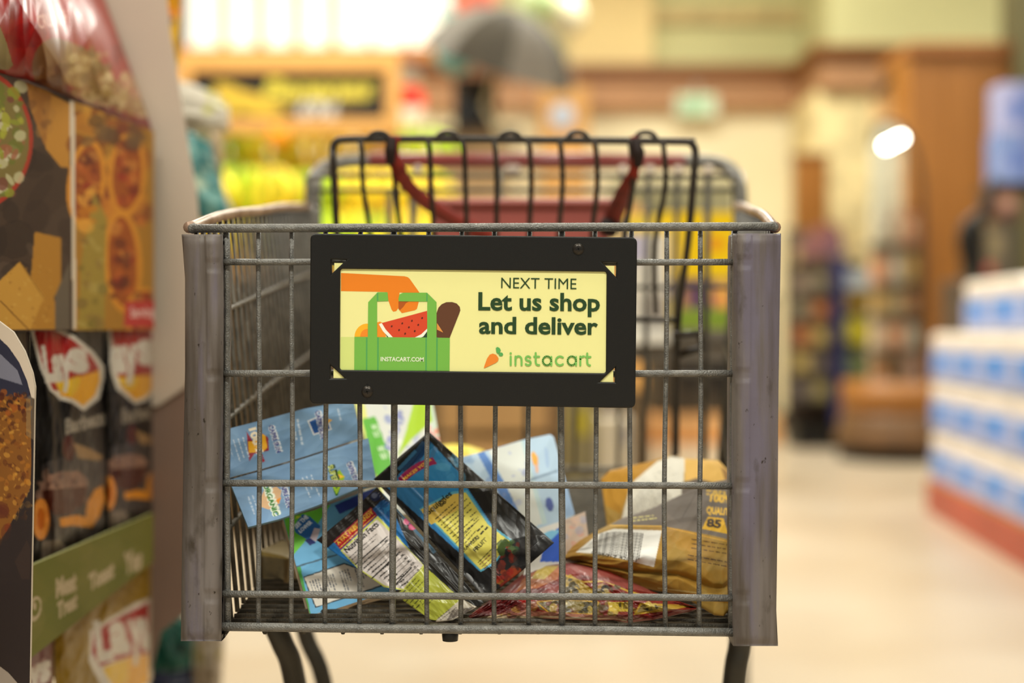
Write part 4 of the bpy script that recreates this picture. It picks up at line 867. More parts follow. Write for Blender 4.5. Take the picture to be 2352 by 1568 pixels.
# die-cut front wing nearest the camera
cv = Canvas(-330, 600, 100, 1720, (44, 34, 34), 1.6)
cv.poly([(-330, 640), (0, 775), (30, 800), (55, 850), (72, 905), (74, 960), (-330, 960)], (44, 44, 62)); cv.poly([(-330, 760), (0, 812), (40, 850), (52, 884), (0, 868), (-330, 800)], (120, 120, 136))
cv.poly([(-330, 900), (0, 908), (40, 912), (70, 916), (72, 1060), (70, 1120), (20, 1210), (0, 1250), (-330, 1300)], (128, 80, 30))
cv.blobs(-320, 905, 72, 1190, 900, (2, 9), [(74, 36, 18), (196, 140, 56), (120, 64, 22), (166, 104, 36), (90, 44, 20), (206, 150, 60), (176, 110, 30)], .55, 6); cv.blobs(-320, 900, 72, 950, 140, (3, 9), [(74, 30, 18), (50, 26, 20), (150, 80, 30)], .8, 3)
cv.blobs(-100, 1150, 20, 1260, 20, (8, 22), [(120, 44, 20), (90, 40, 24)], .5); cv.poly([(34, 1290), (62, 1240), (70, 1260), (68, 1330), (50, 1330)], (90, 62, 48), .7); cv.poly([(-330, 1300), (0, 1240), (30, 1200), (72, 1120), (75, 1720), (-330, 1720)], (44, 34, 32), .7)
cv.poly([(60, 915), (78, 900), (78, 1010), (60, 1000)], (140, 120, 90), .5)
cv.poly([(-330, 560), (0, 738), (30, 762), (56, 806), (74, 856), (80, 888), (80, 916), (72, 912), (62, 874), (44, 832), (20, 797), (0, 778), (-330, 620)], (206, 190, 172))
cv.poly([(-330, 1560), (0, 1530), (20, 1545), (40, 1568), (60, 1720), (-330, 1720)], (150, 136, 124))
WP = Plane(at(0, 900, 1.215), at(70, 900, 1.215), at(0, 1300, 1.215))
ff = sheet('front_wing', cv, [(-300, 560), (-120, 660), (0, 739), (30, 762), (56, 806), (74, 856), (80, 888), (79, 920)], [(-300, 1700), (-120, 1700), (0, 1700), (20, 1700), (40, 1700), (56, 1700), (62, 1700), (66, 1700)], WP, M_BOXP, .004, None, cell=2.0, parent=disp, side=(200, 186, 168))
ff['label'] = 'die-cut wing printed with toasted crust, white edge'

# ---- chip bags on the display
RD = (150, 30, 28); YE = (214, 150, 28); CR = (196, 186, 172)
def logo(cv, outer, inner, yel, words):
    cv.poly(outer, CR); cv.poly(inner, RD); cv.poly(yel, YE); cv.poly([(p[0] * .55 + .45 * yel[0][0], p[1] * .6 + .4 * yel[0][1]) for p in yel], (210, 172, 40), .8)
    for (s, a, b, h) in words: cv.text(s, a, b, h, CR, .055, up=(-.12, -1))
def inset(P, k):
    c = np.mean(np.array(P, float), 0); return [tuple(c + (np.array(p) - c) * k) for p in P]
def hbag(seed, a=.004): return lambda u, v: a * vnoise(u, v * .6, seed, 6, 1.3)
def barbecue(cv, ox, oy, s=1.0):
    def q(P): return [(ox + x * s, oy + y * s) for x, y in P]
    cv.poly(q([(0, 60), (120, 20), (150, 60), (130, 230), (0, 240)]), (58, 52, 50)); cv.poly(q(ell(52, 110, 56, 34, 24, -.15)), (122, 92, 78)); cv.blobs(ox - 2, oy + 80 * s, ox + 100 * s, oy + 140 * s, 30, (5, 16), [(150, 112, 92), (84, 56, 48), (132, 100, 84)], .7, 3)
    cv.poly(q([(0, 120), (104, 110), (96, 150), (70, 176), (30, 176), (6, 150)]), (68, 30, 20)); cv.poly(q(ell(62, 22, 14, 30, 14)), (72, 24, 16)); cv.poly(q([(72, 10), (110, 24), (140, 40), (134, 52), (84, 46)]), (140, 108, 70))
    cv.poly(q([(120, 120), (140, 108), (146, 140), (132, 180), (114, 206), (98, 200), (104, 150)]), (198, 128, 40)); cv.poly(q([(40, 184), (84, 176), (110, 186), (104, 204), (70, 200), (44, 204)]), (206, 130, 24)); cv.poly(q(ell(-2, 186, 20, 48, 18)), (208, 132, 56)); cv.poly(q(ell(-2, 186, 9, 26, 14)), (176, 90, 24)); cv.poly(q([(0, 238), (40, 232), (60, 256), (0, 290)]), (112, 98, 86))
BKB = (24, 21, 19)
P = DPo(-.012)
cv = Canvas(40, 680, 270, 1320, BKB, 1.6)
logo(cv, [(66, 745), (120, 748), (170, 770), (215, 808), (238, 840), (240, 862), (228, 915), (192, 944), (165, 925), (138, 918), (114, 895), (92, 845)], [(76, 752), (122, 758), (168, 780), (208, 815), (228, 845), (226, 850), (150, 900), (122, 896), (100, 846)], [(128, 878), (160, 872), (228, 850), (229, 876), (218, 908), (192, 932), (168, 916), (140, 908)], [('Lay', (104, 874), (168, 868), 76), ('s', (160, 850), (206, 852), 70)])
cv.text('Barbecue', (150, 996), (256, 968), 32, (140, 130, 116), .05, up=(0, -1)); barbecue(cv, 96, 1006)
sheet('chip_bag', cv, [(66, 690), (150, 692), (248, 694)], [(68, 1310), (150, 1276), (246, 1236)], P, M_DISPF, .012, hbag(71, .0025), True, 2.4, back=(60, 56, 52), label='black barbecue chip bag in the display, next to the front wing', cat='chip bag', group='black chip bags on the middle shelf')
cv = Canvas(230, 680, 370, 1260, BKB, 1.6)
logo(cv, [(248, 740), (356, 740), (362, 800), (362, 870), (354, 900), (335, 920), (310, 928), (295, 915), (268, 895), (254, 850)], [(256, 748), (354, 748), (354, 862), (272, 868), (262, 840)], [(272, 866), (354, 860), (350, 893), (333, 911), (310, 919), (298, 906), (278, 888)], [('ay', (262, 852), (322, 848), 78), ('s', (318, 834), (358, 832), 72)])
cv.text('Barbecue', (280, 972), (372, 954), 32, (124, 114, 100), .05, up=(0, -1)); barbecue(cv, 252, 980, .82)
sheet('chip_bag', cv, [(240, 694), (300, 696), (350, 698)], [(246, 1236), (300, 1212), (350, 1190)], P, M_DISPF, .012, hbag(73, .002), True, 2.4, back=(60, 56, 52), label='black chip bag farther back in the display, beside the white wing', cat='chip bag', group='black chip bags on the middle shelf')
cv = Canvas(-80, 680, 80, 1420, BKB, 1.0)
sheet('chip_bag', cv, [(-60, 690), (10, 690), (64, 690)], [(-60, 1366), (10, 1336), (66, 1312)], P, M_DISPF, .012, hbag(74, .002), True, 5, back=(60, 56, 52), label='black chip bag almost hidden behind the die-cut front wing', cat='chip bag', group='black chip bags on the middle shelf')
# lower yellow bags
P2 = DPo(-.014)
YB = (128, 98, 10)
cv = Canvas(110, 1260, 370, 1720, YB, 1.5)
cv.poly([(345, 1260), (370, 1260), (370, 1720), (342, 1720)], (160, 136, 96))
logo(cv, [(206, 1448), (250, 1420), (310, 1385), (346, 1372), (346, 1600), (290, 1620), (240, 1590), (204, 1520)], [(214, 1452), (260, 1424), (342, 1382), (342, 1500), (300, 1506), (230, 1530), (212, 1500)], [(236, 1534), (300, 1508), (342, 1502), (342, 1590), (300, 1604), (262, 1580)], [('L', (224, 1516), (262, 1508), 84), ('a', (256, 1498), (300, 1492), 92), ('ys', (300, 1490), (345, 1484), 92)])
sheet('chip_bag', cv, [(126, 1360), (240, 1310), (350, 1262)], [(126, 1716), (240, 1640), (350, 1560)], P2, M_DISPF, .01, hbag(75, .0022), True, 2.6, back=YB, label='yellow classic chip bag under the green banner, nearest the brown side panel', cat='chip bag', group='yellow chip bags on the bottom shelf')
cv = Canvas(-120, 1380, 130, 1800, YB, 1.2); cv.poly([(60, 1500), (122, 1470), (122, 1600), (60, 1640)], (96, 22, 22)); cv.poly([(78, 1530), (104, 1510), (104, 1570), (78, 1580)], (160, 130, 120)); cv.text('ys', (62, 1580), (116, 1556), 60, CR, .05, up=(0, -1))
sheet('chip_bag', cv, [(-110, 1480), (10, 1420), (122, 1362)], [(-110, 1790), (10, 1760), (122, 1700)], P2, M_DISPF, .01, hbag(76, .0022), True, 4, back=YB, label='yellow and red chip bag at the bottom left corner of the picture', cat='chip bag', group='yellow chip bags on the bottom shelf')
# red popcorn-like bag lying on the header tray
cv = Canvas(-140, -200, 370, 330, (134, 16, 12), 1.5)
cv.blobs(-100, -180, 300, 200, 50, (12, 60), [(110, 6, 6), (160, 34, 22), (150, 20, 16), (170, 50, 44)], .5, 4)
cv.poly([(140, -180), (220, -180), (260, 140), (330, 250), (350, 290), (240, 250), (150, 140), (120, 0)], (156, 32, 26), .8)
cv.text('CRUNCH', (90, 66), (158, 52), 30, (206, 150, 140), .03)
cv.poly(ell(122, 148, 48, 62, 24, .2), (118, 78, 44)); cv.poly([(150, 90), (210, 120), (260, 180), (330, 240), (345, 280), (240, 236), (150, 190)], (150, 116, 66), .9)
cv.blobs(160, 110, 250, 240, 60, (6, 16), [(176, 146, 92), (142, 108, 52), (196, 170, 120), (120, 88, 44)], .7, 2); cv.blobs(240, 170, 340, 270, 50, (6, 14), [(186, 156, 100), (156, 122, 62), (206, 180, 136)], .7, 2); cv.blobs(90, 130, 160, 220, 14, (6, 24), [(100, 60, 34), (142, 100, 66)], .6, 4)
cv.poly([(60, 190), (100, 180), (200, 236), (300, 268), (356, 290), (356, 320), (60, 220)], (70, 20, 18), .7); cv.poly([(230, 240), (300, 268), (352, 270), (356, 300), (240, 262)], (124, 18, 16))
cv.poly([(-140, 60), (0, 60), (16, 100), (30, 150), (20, 160), (-140, 160)], (120, 104, 62))
RP = Plane(Vector((-.432, 1.286, .97)), Vector((-.412, 1.775, .97)), Vector((-.50, 1.286, 1.16)))
def hR(u, v): return .0032 * vnoise(u * 1.1, v * .5, 81, 5, 1.2) + .008 * np.sin(v * PI)
sheet('snack_bag', cv, [(-110, -190), (20, -190), (100, -190), (170, -190)], [(-110, 150), (60, 186), (200, 246), (356, 306)], RP, printed('glossy_red_film', .32, .1, 60, coat=.05, spec=.12), .03, hR, True, 2.2, back=(134, 16, 12), label='glossy red snack bag leaning on top of the printed header panel', cat='snack bag')

# ---- second rack of bags beyond the display
rack = empty('bag_rack', (-.62, 2.35, 0), 'low dark rack of hanging snack bags behind the white display wing', 'rack')
MB().box(-.92, -.90, 2.1, 2.6, 0, 1.45).box(-.92, -.60, 2.1, 2.6, .02, .06).done('rack_frame', M_BLACK, rack)
MB().box(-.90, -.62, 2.1, 2.6, 1.10, 1.115).done('rack_shelf', M_BLACK, rack); MB().box(-.90, -.62, 2.1, 2.6, .62, .635).done('rack_shelf', M_BLACK, rack)
for (px_, z_, y_) in ((484, 1.115, 2.56),):
    MB().box((px_ - CX) / F * y_ - .006, (px_ - CX) / F * y_ + .006, y_, y_ + .012, 0, z_).box((px_ - CX) / F * y_ - .3, (px_ - CX) / F * y_ + .006, y_, y_ + .012, z_ - .012, z_).done('peg_post', M_BLACK, rack)
for (a_, b_) in ((at(472, 206, 2.44), at(480, 222, 2.56)), (at(436, 298, 2.3), at(440, 300, 2.56)), (at(440, 298, 2.5), at(444, 300, 2.56))):
    tube('peg', [a_, b_], .003, M_BLACK, rack, 6)
def simplebag(name, pts_t, pts_b, Y, cvcol, blobs, lab, seed, th=.03, amp=.006, mt=M_FOIL, Yb=None, **k):
    xs = [p[0] for p in pts_t + pts_b]; ys = [p[1] for p in pts_t + pts_b]
    cv = Canvas(min(xs) - 4, min(ys) - 4, max(xs) + 4, max(ys) + 4, cvcol, 1)
    for (x0, y0, x1, y1, n, r, cols) in blobs: cv.blobs(x0, y0, x1, y1, n, r, cols, .75, 2.5)
    Yb = Yb or Y
    pl = Plane(at(pts_b[0][0], pts_b[0][1], Yb), at(pts_b[-1][0], pts_b[-1][1], Yb), at(pts_t[0][0], pts_t[0][1], Y))
    return sheet(name, cv, pts_t, pts_b, pl, mt, th, lambda u, v: amp * vnoise(u, v, seed, 5, 1.3), True, 4, back=cvcol, label=lab, cat='snack bag', **k)
simplebag('snack_bag', [(330, -60), (420, -60)], [(345, 150), (412, 156)], 2.12, (206, 158, 24), [(384, -20, 424, 30, 8, (6, 14), [(226, 130, 30)]), (384, 30, 396, 60, 3, (6, 10), [(40, 56, 130)]), (392, 110, 420, 156, 6, (4, 10), [(214, 206, 170)])], 'yellow snack bag hanging at top behind the white wing', 1, .02)
simplebag('snack_bag', [(380, 178), (440, 192), (500, 216), (524, 240)], [(380, 300), (440, 296), (500, 300), (528, 300)], 2.42, (214, 206, 190), [(450, 180, 530, 260, 12, (8, 22), [(226, 222, 206), (200, 190, 160), (206, 206, 80)])], 'white topped snack bag on the rack, above the teal bags', 2, .03, group='pale bags on the rack')
simplebag('snack_bag', [(380, 300), (440, 292), (512, 300)], [(380, 500), (440, 505), (512, 510)], 2.5, (188, 160, 124), [(400, 300, 520, 500, 16, (10, 30), [(206, 190, 160), (170, 140, 104), (150, 150, 110)])], 'tan snack bag just behind the teal bags on the rack', 3, .03)
simplebag('snack_bag', [(390, 300), (434, 300), (486, 330)], [(390, 508), (450, 508), (530, 506)], 2.3, (60, 128, 128), [(436, 330, 500, 500, 26, (8, 22), [(150, 196, 190), (104, 160, 160), (206, 216, 190), (40, 100, 104)])], 'teal snack bag with white patches right beside the wing', 4, .03)
simplebag('snack_bag', [(470, 350), (500, 400), (520, 450)], [(500, 508), (530, 510), (552, 512)], 2.44, (206, 196, 176), [(480, 400, 540, 500, 8, (6, 14), [(150, 170, 150), (226, 220, 206)])], 'pale snack bag edge between the teal bag and the cart rim', 5, .02, group='pale bags on the rack')
simplebag('snack_bag', [(340, 1400), (400, 1395), (448, 1440)], [(340, 1540), (400, 1545), (442, 1530)], 2.2, (26, 78, 66), [(380, 1400, 440, 1530, 8, (8, 26), [(34, 92, 78), (16, 50, 46)])], 'dark teal bag low behind the cart front left bumper', 6, .03)
simplebag('snack_bag', [(440, 1440), (480, 1440), (516, 1462)], [(444, 1640), (480, 1640), (506, 1640)], 2.25, (158, 142, 120), [(450, 1480, 520, 1600, 10, (8, 24), [(176, 160, 140), (136, 122, 104), (140, 124, 60)])], 'grey clear bag low on the rack beside the floor aisle', 7, .03)
simplebag('snack_bag', [(424, 1440), (450, 1440), (474, 1445)], [(424, 1500), (450, 1500), (470, 1490)], 2.34, (150, 106, 14), [], 'small yellow bag tip under the left bumper', 8, .02)
simplebag('snack_bag', [(340, 1530), (400, 1528), (452, 1530)], [(340, 1640), (400, 1640), (440, 1640)], 2.28, (40, 44, 66), [(350, 1540, 430, 1640, 6, (8, 20), [(70, 70, 90), (24, 20, 22)])], 'dark blue bag at the picture bottom, under the dark teal bag', 9, .03)

# =================================================================== PRODUCE STAND WITH BANANAS (left background)
M_LWOOD = wood('light_wood', (220, 168, 92), (196, 138, 66), .5)
M_DWOOD = wood('dark_wood', (92, 70, 36), (66, 48, 26), .5)
stand = empty('produce_stand', (-.8, 6.1, 0), 'wooden produce stand with chalkboard sign and banana tiers, left background', 'produce stand')
def X(px, Y): return (px - CX) / F * Y
def Zz(py, Y): return CAMH + (757 - py) / F * Y
Y0 = 6.0
xa, xb = X(405, Y0), X(918, Y0)
MB().box(xa, xb, Y0, Y0 + .06, Zz(166, Y0), Zz(122, Y0), .006).done('header_beam', M_LWOOD, stand)
MB().box(xa, xb, Y0, Y0 + .06, Zz(308, Y0), Zz(272, Y0), .006).done('header_beam', M_LWOOD, stand)
MB().box(X(884, Y0), xb, Y0, Y0 + .06, Zz(272, Y0), Zz(166, Y0), .004).done('header_stile', M_LWOOD, stand)
MB().box(xa, X(440, Y0), Y0, Y0 + .06, Zz(272, Y0), Zz(166, Y0), .004).done('header_stile', M_LWOOD, stand)
board = MB().box(X(440, Y0), X(884, Y0), Y0 + .02, Y0 + .04, Zz(272, Y0), Zz(166, Y0)).done('chalkboard', mat('chalkboard_black', (34, 30, 26), .6), stand)
BP = Plane(at(450, 270, Y0 + .016), at(880, 270, Y0 + .016), at(450, 170, Y0 + .016))
Dd = []
P_, T_ = text_px('Bananas', (600, 228), (860, 224), 46, .05, None, .3); Dd.append((P_, T_, (204, 186, 66)))
Dd.append(([(596, 236), (860, 228), (800, 240), (660, 244)], None, (120, 90, 60)))
P_, T_ = text_px('69\u00a2', (684, 268), (776, 266), 34, .04); Dd.append((P_, T_, (196, 192, 186)))
for e in ((560, 230, 70, 22, .25), (600, 250, 60, 16, .1), (530, 210, 40, 14, .4), (500, 255, 50, 14, -.1)): Dd.append((ell(e[0], e[1], e[2], e[3], 16, e[4]), None, (206, 172, 58)))
flat(Dd, 'chalk_lettering', stand, 0, BP)
for x in (xa + .02, xb - .1): MB().box(x, x + .08, Y0 + .06, Y0 + .14, 0, Zz(140, Y0), .004).done('post', M_LWOOD, stand)
MB().box(xa, xb + .12, Y0 + .40, Y0 + .44, 0, Zz(330, Y0), 0).done('back_board', M_DWOOD, stand)
tiers = ((5.66, .96), (5.90, 1.15), (6.14, 1.34))
for (y, z) in tiers: MB().box(xa, xb + .12, y - .03, y + .19, z - .02, z, .004).box(xa, xb + .12, y - .04, y - .025, z - .04, z + .015).done('tier_shelf', M_LWOOD, stand)
MB().box(xa, xb + .12, 5.62, 6.4, 0, .10).box(xa, xb + .12, 5.60, 5.62, .1, .93).done('front_board', M_DWOOD, stand)
bx_ = MB().box(xb + .12, xb + .16, 5.60, 6.44, 0, 1.0).done('end_board', M_DWOOD, stand)
# banana bunches
M_BAN = mat('banana_skin', (250, 226, 60), .5, 0, .08, 6, rgb2=(236, 206, 20))
M_BANG = mat('green_banana_skin', (176, 206, 30), .5, 0, .1, 6, rgb2=(150, 190, 20))
M_STEM = mat('banana_crown', (110, 92, 40), .7)
def banana_piece(ang, L=.17):
    pts = []; rs = []
    for k in range(7):
        t = k / 6; a = -1.0 + t * 2.0
        pts.append((math.sin(ang) * .02 + ang * .055 * math.sin(t * PI) + ang * .012, -.05 * math.cos(a * .9) - .01, .0 + L * (0.5 - t)))
        rs.append(.006 if k == 0 else .007 if k == 6 else .0185 * math.sin((.18 + .66 * t) * PI) ** .6)
    return pts, rs
def bunch(name_m, lab, grp):
    e = empty('banana_bunch', (0, 0, 0), lab, 'bananas', grp)
    for k in range(5):
        p, r = banana_piece((k - 2) / 1.3)
        MB().tube(p, r, 8).done('banana', name_m, e, smooth=True)
    MB().sphere((0, -.03, .085), .016, 8, 6).done('stem', M_STEM, e, smooth=True)
    return e
def clone(o, loc, rz=0, sc_=1.0, lab=None, rx=0.0):
    c = o.copy(); COL.objects.link(c); c.location = loc; c.rotation_euler = (rx, 0, rz); c.scale = (sc_, sc_, sc_)
    if lab: c['label'] = lab
    for ch in o.children:
        d = ch.copy(); COL.objects.link(d); d.parent = c
    return c
by = bunch(M_BAN, 'ripe yellow banana bunch on the wooden tiers under the chalkboard', 'yellow banana bunches on the produce stand')
bg = bunch(M_BANG, 'green-tinged banana bunch on the wooden tiers under the chalkboard', 'greenish banana bunches on the produce stand')
firstu = {0: True, 1: True}
for ti, (y, z) in enumerate(tiers):
    nb = 7
    for k in range(nb):
        xx = xa + .11 + k * .135 + RNG.uniform(-.02, .02); g = 1 if (k * 5 + ti * 3) % 7 in (1, 4) else 0
        src = bg if g else by; loc = (xx, y + .13, z + .115); rz = RNG.uniform(-.5, .5)
        tn = ('front', 'middle', 'rear')[ti]; kind_ = 'green-tinged' if g else 'ripe yellow'
        lab = '%s banana bunch on the %s tier of the wooden stand' % (kind_, tn); grp = '%s banana bunches on the %s tier' % (('greenish' if g else 'yellow'), tn)
        if firstu[g]: src['label'] = lab; src['group'] = grp; src.location = loc; src.scale = (1.25, 1.25, 1.25); firstu[g] = False
        else: clone(src, loc, rz, RNG.uniform(1.05, 1.2), lab)['group'] = grp
# orange, lemons, small produce at the right
def fruit(name, c, r, m, lab, cat, grp=None):
    e = empty(name, (c[0], c[1], c[2] - r), lab, cat, grp)
    MB().sphere(c, r, 14, 9, (1, 1, .94)).done('fruit_skin', m, e, smooth=True)
    MB().lathe([(0, 0), (r * .12, .001), (r * .1, .004), (0, .006)], (c[0], c[1], c[2] + r * .92), 6).done('stem_end', M_STEM, e)
    return e
M_OR = mat('orange_peel', (240, 150, 20), .45, 0, .08, 30, .3, 200); M_LE = mat('lemon_peel', (236, 206, 40), .45, 0, .08, 30); M_LI = mat('lime_peel', (150, 180, 40), .45, 0, .1, 30)
b2 = empty('produce_bin', (.1, 6.8, 0), 'long wooden produce bin of citrus behind the cart handle', 'produce bin')
MB().box(X(1000, 6.6), X(1480, 6.6), 6.55, 7.2, 0, 1.12, .01).done('bin_body', M_LWOOD, b2)
MB().box(X(1000, 6.6), X(1480, 6.6), 6.52, 6.55, 1.06, 1.16, .004).done('bin_front_rail', M_TAN, b2)
MB().box(X(1000, 6.6), X(1480, 6.6), 6.9, 6.93, 1.12, 1.30, .004).done('bin_back_rail', M_LWOOD, b2)
MB().box(X(1000, 6.6) , X(1480, 6.6), 6.515, 6.548, .1, .5).done('bin_plinth', M_DWOOD, b2)
def pile(x0, x1, m, name, lab, cat, grp, r=.04, rows=2):
    base = None; n = max(1, int((x1 - x0) / (2.05 * r)))
    for ro in range(rows):
        for k in range(n):
            loc = (x0 + r + k * 2.05 * r + (ro % 2) * r * .6, 6.62 + ro * .07 + 0, 1.12 + ro * .045)
            if base is None: base = fruit(name, (loc[0], loc[1], loc[2] + r), r, m, lab, cat, grp); base.location = loc
            else: clone(base, loc, RNG.uniform(0, 6))
pile(X(1285, 6.6), X(1360, 6.6), M_OR, 'orange', 'orange in the citrus bin behind the cart handle', 'orange', 'oranges in the citrus bin', .042, 3)
pile(X(1010, 6.6), X(1110, 6.6), M_LI, 'lime', 'green lime in the citrus bin behind the cart handle', 'lime', 'limes in the citrus bin', .03, 3)
pile(X(1115, 6.6), X(1280, 6.6), M_LE, 'lemon', 'yellow lemon in the citrus bin behind the cart handle', 'lemon', 'lemons in the citrus bin', .034, 3)
fo = fruit('orange', at(640, 316, 5.9), .045, M_OR, 'lone round orange hanging below the chalkboard sign frame', 'orange')
MB().tube([at(640, 292, 5.9), at(640, 270, 5.99)], .004, 6).done('hook', M_BLACK, fo)
# red and white sign disc
ds = empty('round_sign', at(938, 300, 6.5), 'red and white round sign right of the chalkboard frame', 'sign')
cd = at(936, 236, 6.5)
MB().lathe([(.075, 0), (.075, .01)], cd, 28, 'y').done('disc', mat('sign_red', (226, 50, 34), .4), ds)
vv = [(cd[0] + .0755 * math.cos(a), cd[1] - .0125, cd[2] + .0755 * math.sin(a)) for a in np.linspace(PI * 1.08, PI * 1.92, 14)]
MB().add(vv, [tuple(range(14))]).done('white_segment', mat('sign_white', (232, 216, 196), .5), ds)
MB().box(cd[0] - .008, cd[0] + .008, cd[1] + .001, cd[1] + .015, 0, cd[2]).done('sign_post', M_LWOOD, ds)
# cabinet, loudspeaker, umbrella, balloons
cab = empty('wooden_cabinet', (X(1070, 8), 8.3, 0), 'tall brown wooden cabinet that carries the black loudspeaker', 'cabinet')
zc = Zz(302, 8)
MB().box(X(1000, 8), X(1180, 8), 8.0, 8.5, 0, zc, .01).done('cabinet_body', mat('brown_cabinet', (150, 122, 84), .6), cab)
MB().box(X(990, 8), X(1190, 8), 7.97, 8.53, zc - .001, zc + .02, .004).done('cabinet_top', M_DWOOD, cab)
for k in (0, 1): MB().box(X(1003 + k * 88, 8), X(1089 + k * 88, 8), 7.985, 8.0, .15, zc - .06, .003).done('cabinet_door', mat('tan_door', (176, 146, 104), .6), cab)
spk = empty('loudspeaker', (X(1092, 8), 8.15, zc + .02), 'black boxy loudspeaker on the brown cabinet under the grey umbrella', 'loudspeaker')
MB().box(X(1042, 8), X(1140, 8), 8.02, 8.3, zc + .02, Zz(176, 8), .012).done('speaker_case', M_BLACK, spk)
MB().lathe([(.05, 0), (.05, .012), (.03, .006), (0, .004)], (X(1070, 8), 8.02, Zz(206, 8)), 20, 'y').done('speaker_cone', mat('cone_grey', (78, 72, 66), .5), spk, smooth=True)
MB().lathe([(.085, 0), (.085, .012), (.03, .006), (0, .004)], (X(1092, 8), 8.02, Zz(262, 8)), 20, 'y').done('speaker_cone', mat('cone_black', (26, 24, 22), .5), spk, smooth=True)
# umbrella
umb = empty('market_umbrella', (X(1175, 8), 7.9, 0), 'tilted dark grey umbrella opened above the loudspeaker', 'umbrella')
ap = at(1185, 22, 7.8); R_ = .40; axis = Vector((.34, -.25, 1.0)).normalized()
ax1 = axis.cross(Vector((0, 1, 0))).normalized(); ax2 = axis.cross(ax1).normalized()
M_UMB = mat('grey_umbrella_cloth', (74, 68, 58), .8, 0, .1, 4); M_UMB2 = mat('light_umbrella_cloth', (112, 105, 95), .8, 0, .1, 4)
nr = 8; rings = 6
for g in range(nr):
    V = []; n_ = 6
    for j in range(rings + 1):
        t = j / rings
        for i in range(n_ + 1):
            a = 2 * PI * (g + i / n_) / nr + .2; sag = 1 - .10 * math.sin(PI * i / n_) * t
            rr = R_ * math.sin(t * 1.25) / math.sin(1.25) * sag
            V.append(ap + ax1 * rr * math.cos(a) + ax2 * rr * math.sin(a) - axis * (.30 * (1 - math.cos(t * 1.25)) / (1 - math.cos(1.25))))
    fs = [(j * (n_ + 1) + i, j * (n_ + 1) + i + 1, (j + 1) * (n_ + 1) + i + 1, (j + 1) * (n_ + 1) + i) for j in range(rings) for i in range(n_)]
    put('canopy_panel', V, fs, M_UMB if g % 2 else M_UMB2, umb, True)
    a = 2 * PI * g / nr + .2
    tube('rib', [ap - axis * .02, ap + ax1 * R_ * .6 * math.cos(a) + ax2 * R_ * .6 * math.sin(a) - axis * .14, ap + ax1 * R_ * math.cos(a) + ax2 * R_ * math.sin(a) - axis * .31], .004, M_BLACK, umb, 6)
tube('pole', [ap + axis * .03, ap - axis * .5, Vector((X(1160, 7.9), 7.9, Zz(330, 7.9))), Vector((X(1160, 7.9), 7.9, 0.0))], .014, mat('pale_pole', (206, 190, 150), .5), umb, 8)
def balloon(px, py, Y, r, rgb, lab, mname):
    c = at(px, py, Y); e = empty('balloon', (c.x, c.y, c.z - r), lab, 'balloon')
    MB().sphere(c, r, 18, 12, (1, .8, 1.08)).done('balloon_skin', mat(mname, rgb, .3, 0, .04, 3, coat=.4), e, smooth=True)
    MB().lathe([(.004, 0), (.014, -.02), (.002, -.022)], (c.x, c.y, c.z - r * 1.07), 8).done('knot', mat(mname, rgb, .3), e)
    tube('string', smoothpath([(c.x, c.y, c.z - r * 1.1), (c.x + .03, c.y, c.z - r * 1.1 - .35), Vector((X(1175, Y), Y, Zz(302, 8) - .02))]), .002, M_CARD, e, 5)
balloon(1046, 116, 8.6, .12, (96, 150, 140), 'teal balloon lowest in the cluster left of the umbrella', 'balloon_teal')
balloon(1040, 22, 9.4, .10, (176, 206, 196), 'pale aqua balloon directly above the teal one', 'balloon_aqua')
balloon(1088, -6, 8.9, .13, (226, 112, 86), 'coral red balloon at the top edge above the umbrella', 'balloon_coral')
balloon(1160, -95, 9.9, .09, (196, 150, 140), 'dusty pink balloon between the coral and green ones', 'balloon_pink')
balloon(1232, 0, 9.2, .12, (176, 196, 140), 'pale green balloon above the umbrella tip', 'balloon_green')
balloon(1300, 34, 9.4, .12, (206, 196, 164), 'cream balloon at the right of the umbrella', 'balloon_cream')
# wooden post with round thermometer, exit sign
structure('trim_7', MB().box(X(1240, 11.4), X(1352, 11.4), 11.38, 11.7, 0, Zz(198, 11.4), .01), wood('pillar_wood', (200, 150, 76), (176, 122, 54)))
dial = empty('wall_dial', at(1291, 290, 11.36), 'round pale blue dial on the wooden pillar behind the handle', 'dial')
MB().lathe([(.085, 0), (.085, .02)], at(1291, 266, 11.38), 24, 'y').done('dial_face', mat('dial_blue', (176, 184, 200), .4), dial)
MB().lathe([(.098, 0), (.098, .012), (.085, .022), (.085, .0)], at(1291, 266, 11.38), 24, 'y').done('dial_rim', mat('dial_rim', (156, 140, 110), .4), dial)
ex = empty('exit_sign', at(1598, 262, 11.8), 'pale green lettered exit sign on the cream rear wall', 'sign')
ec = (at(1552, 268, 11.8), at(1648, 218, 11.8))
MB().box(ec[0].x, ec[1].x, 11.78, 11.86, ec[0].z, ec[1].z, .01).done('sign_box', mat('exit_white', (226, 232, 206), .5), ex)
MB().box(X(1596, 11.8), X(1604, 11.8), 11.80, 11.84, ec[1].z, ec[1].z + .09).done('bracket', M_CARD, ex)
EP = Plane(at(1552, 268, 11.775), at(1648, 268, 11.775), at(1552, 218, 11.775))
P_, T_ = text_px('EXIT', (1566, 260), (1634, 260), 34, .03); flat([(P_, T_, (96, 196, 136))], 'lettering', ex, 0) if False else None
V = EP.hits(P_); put('lettering', V, [tuple(int(i) for i in t) for t in T_], mat('exit_green', (120, 206, 150), .5), ex, False)

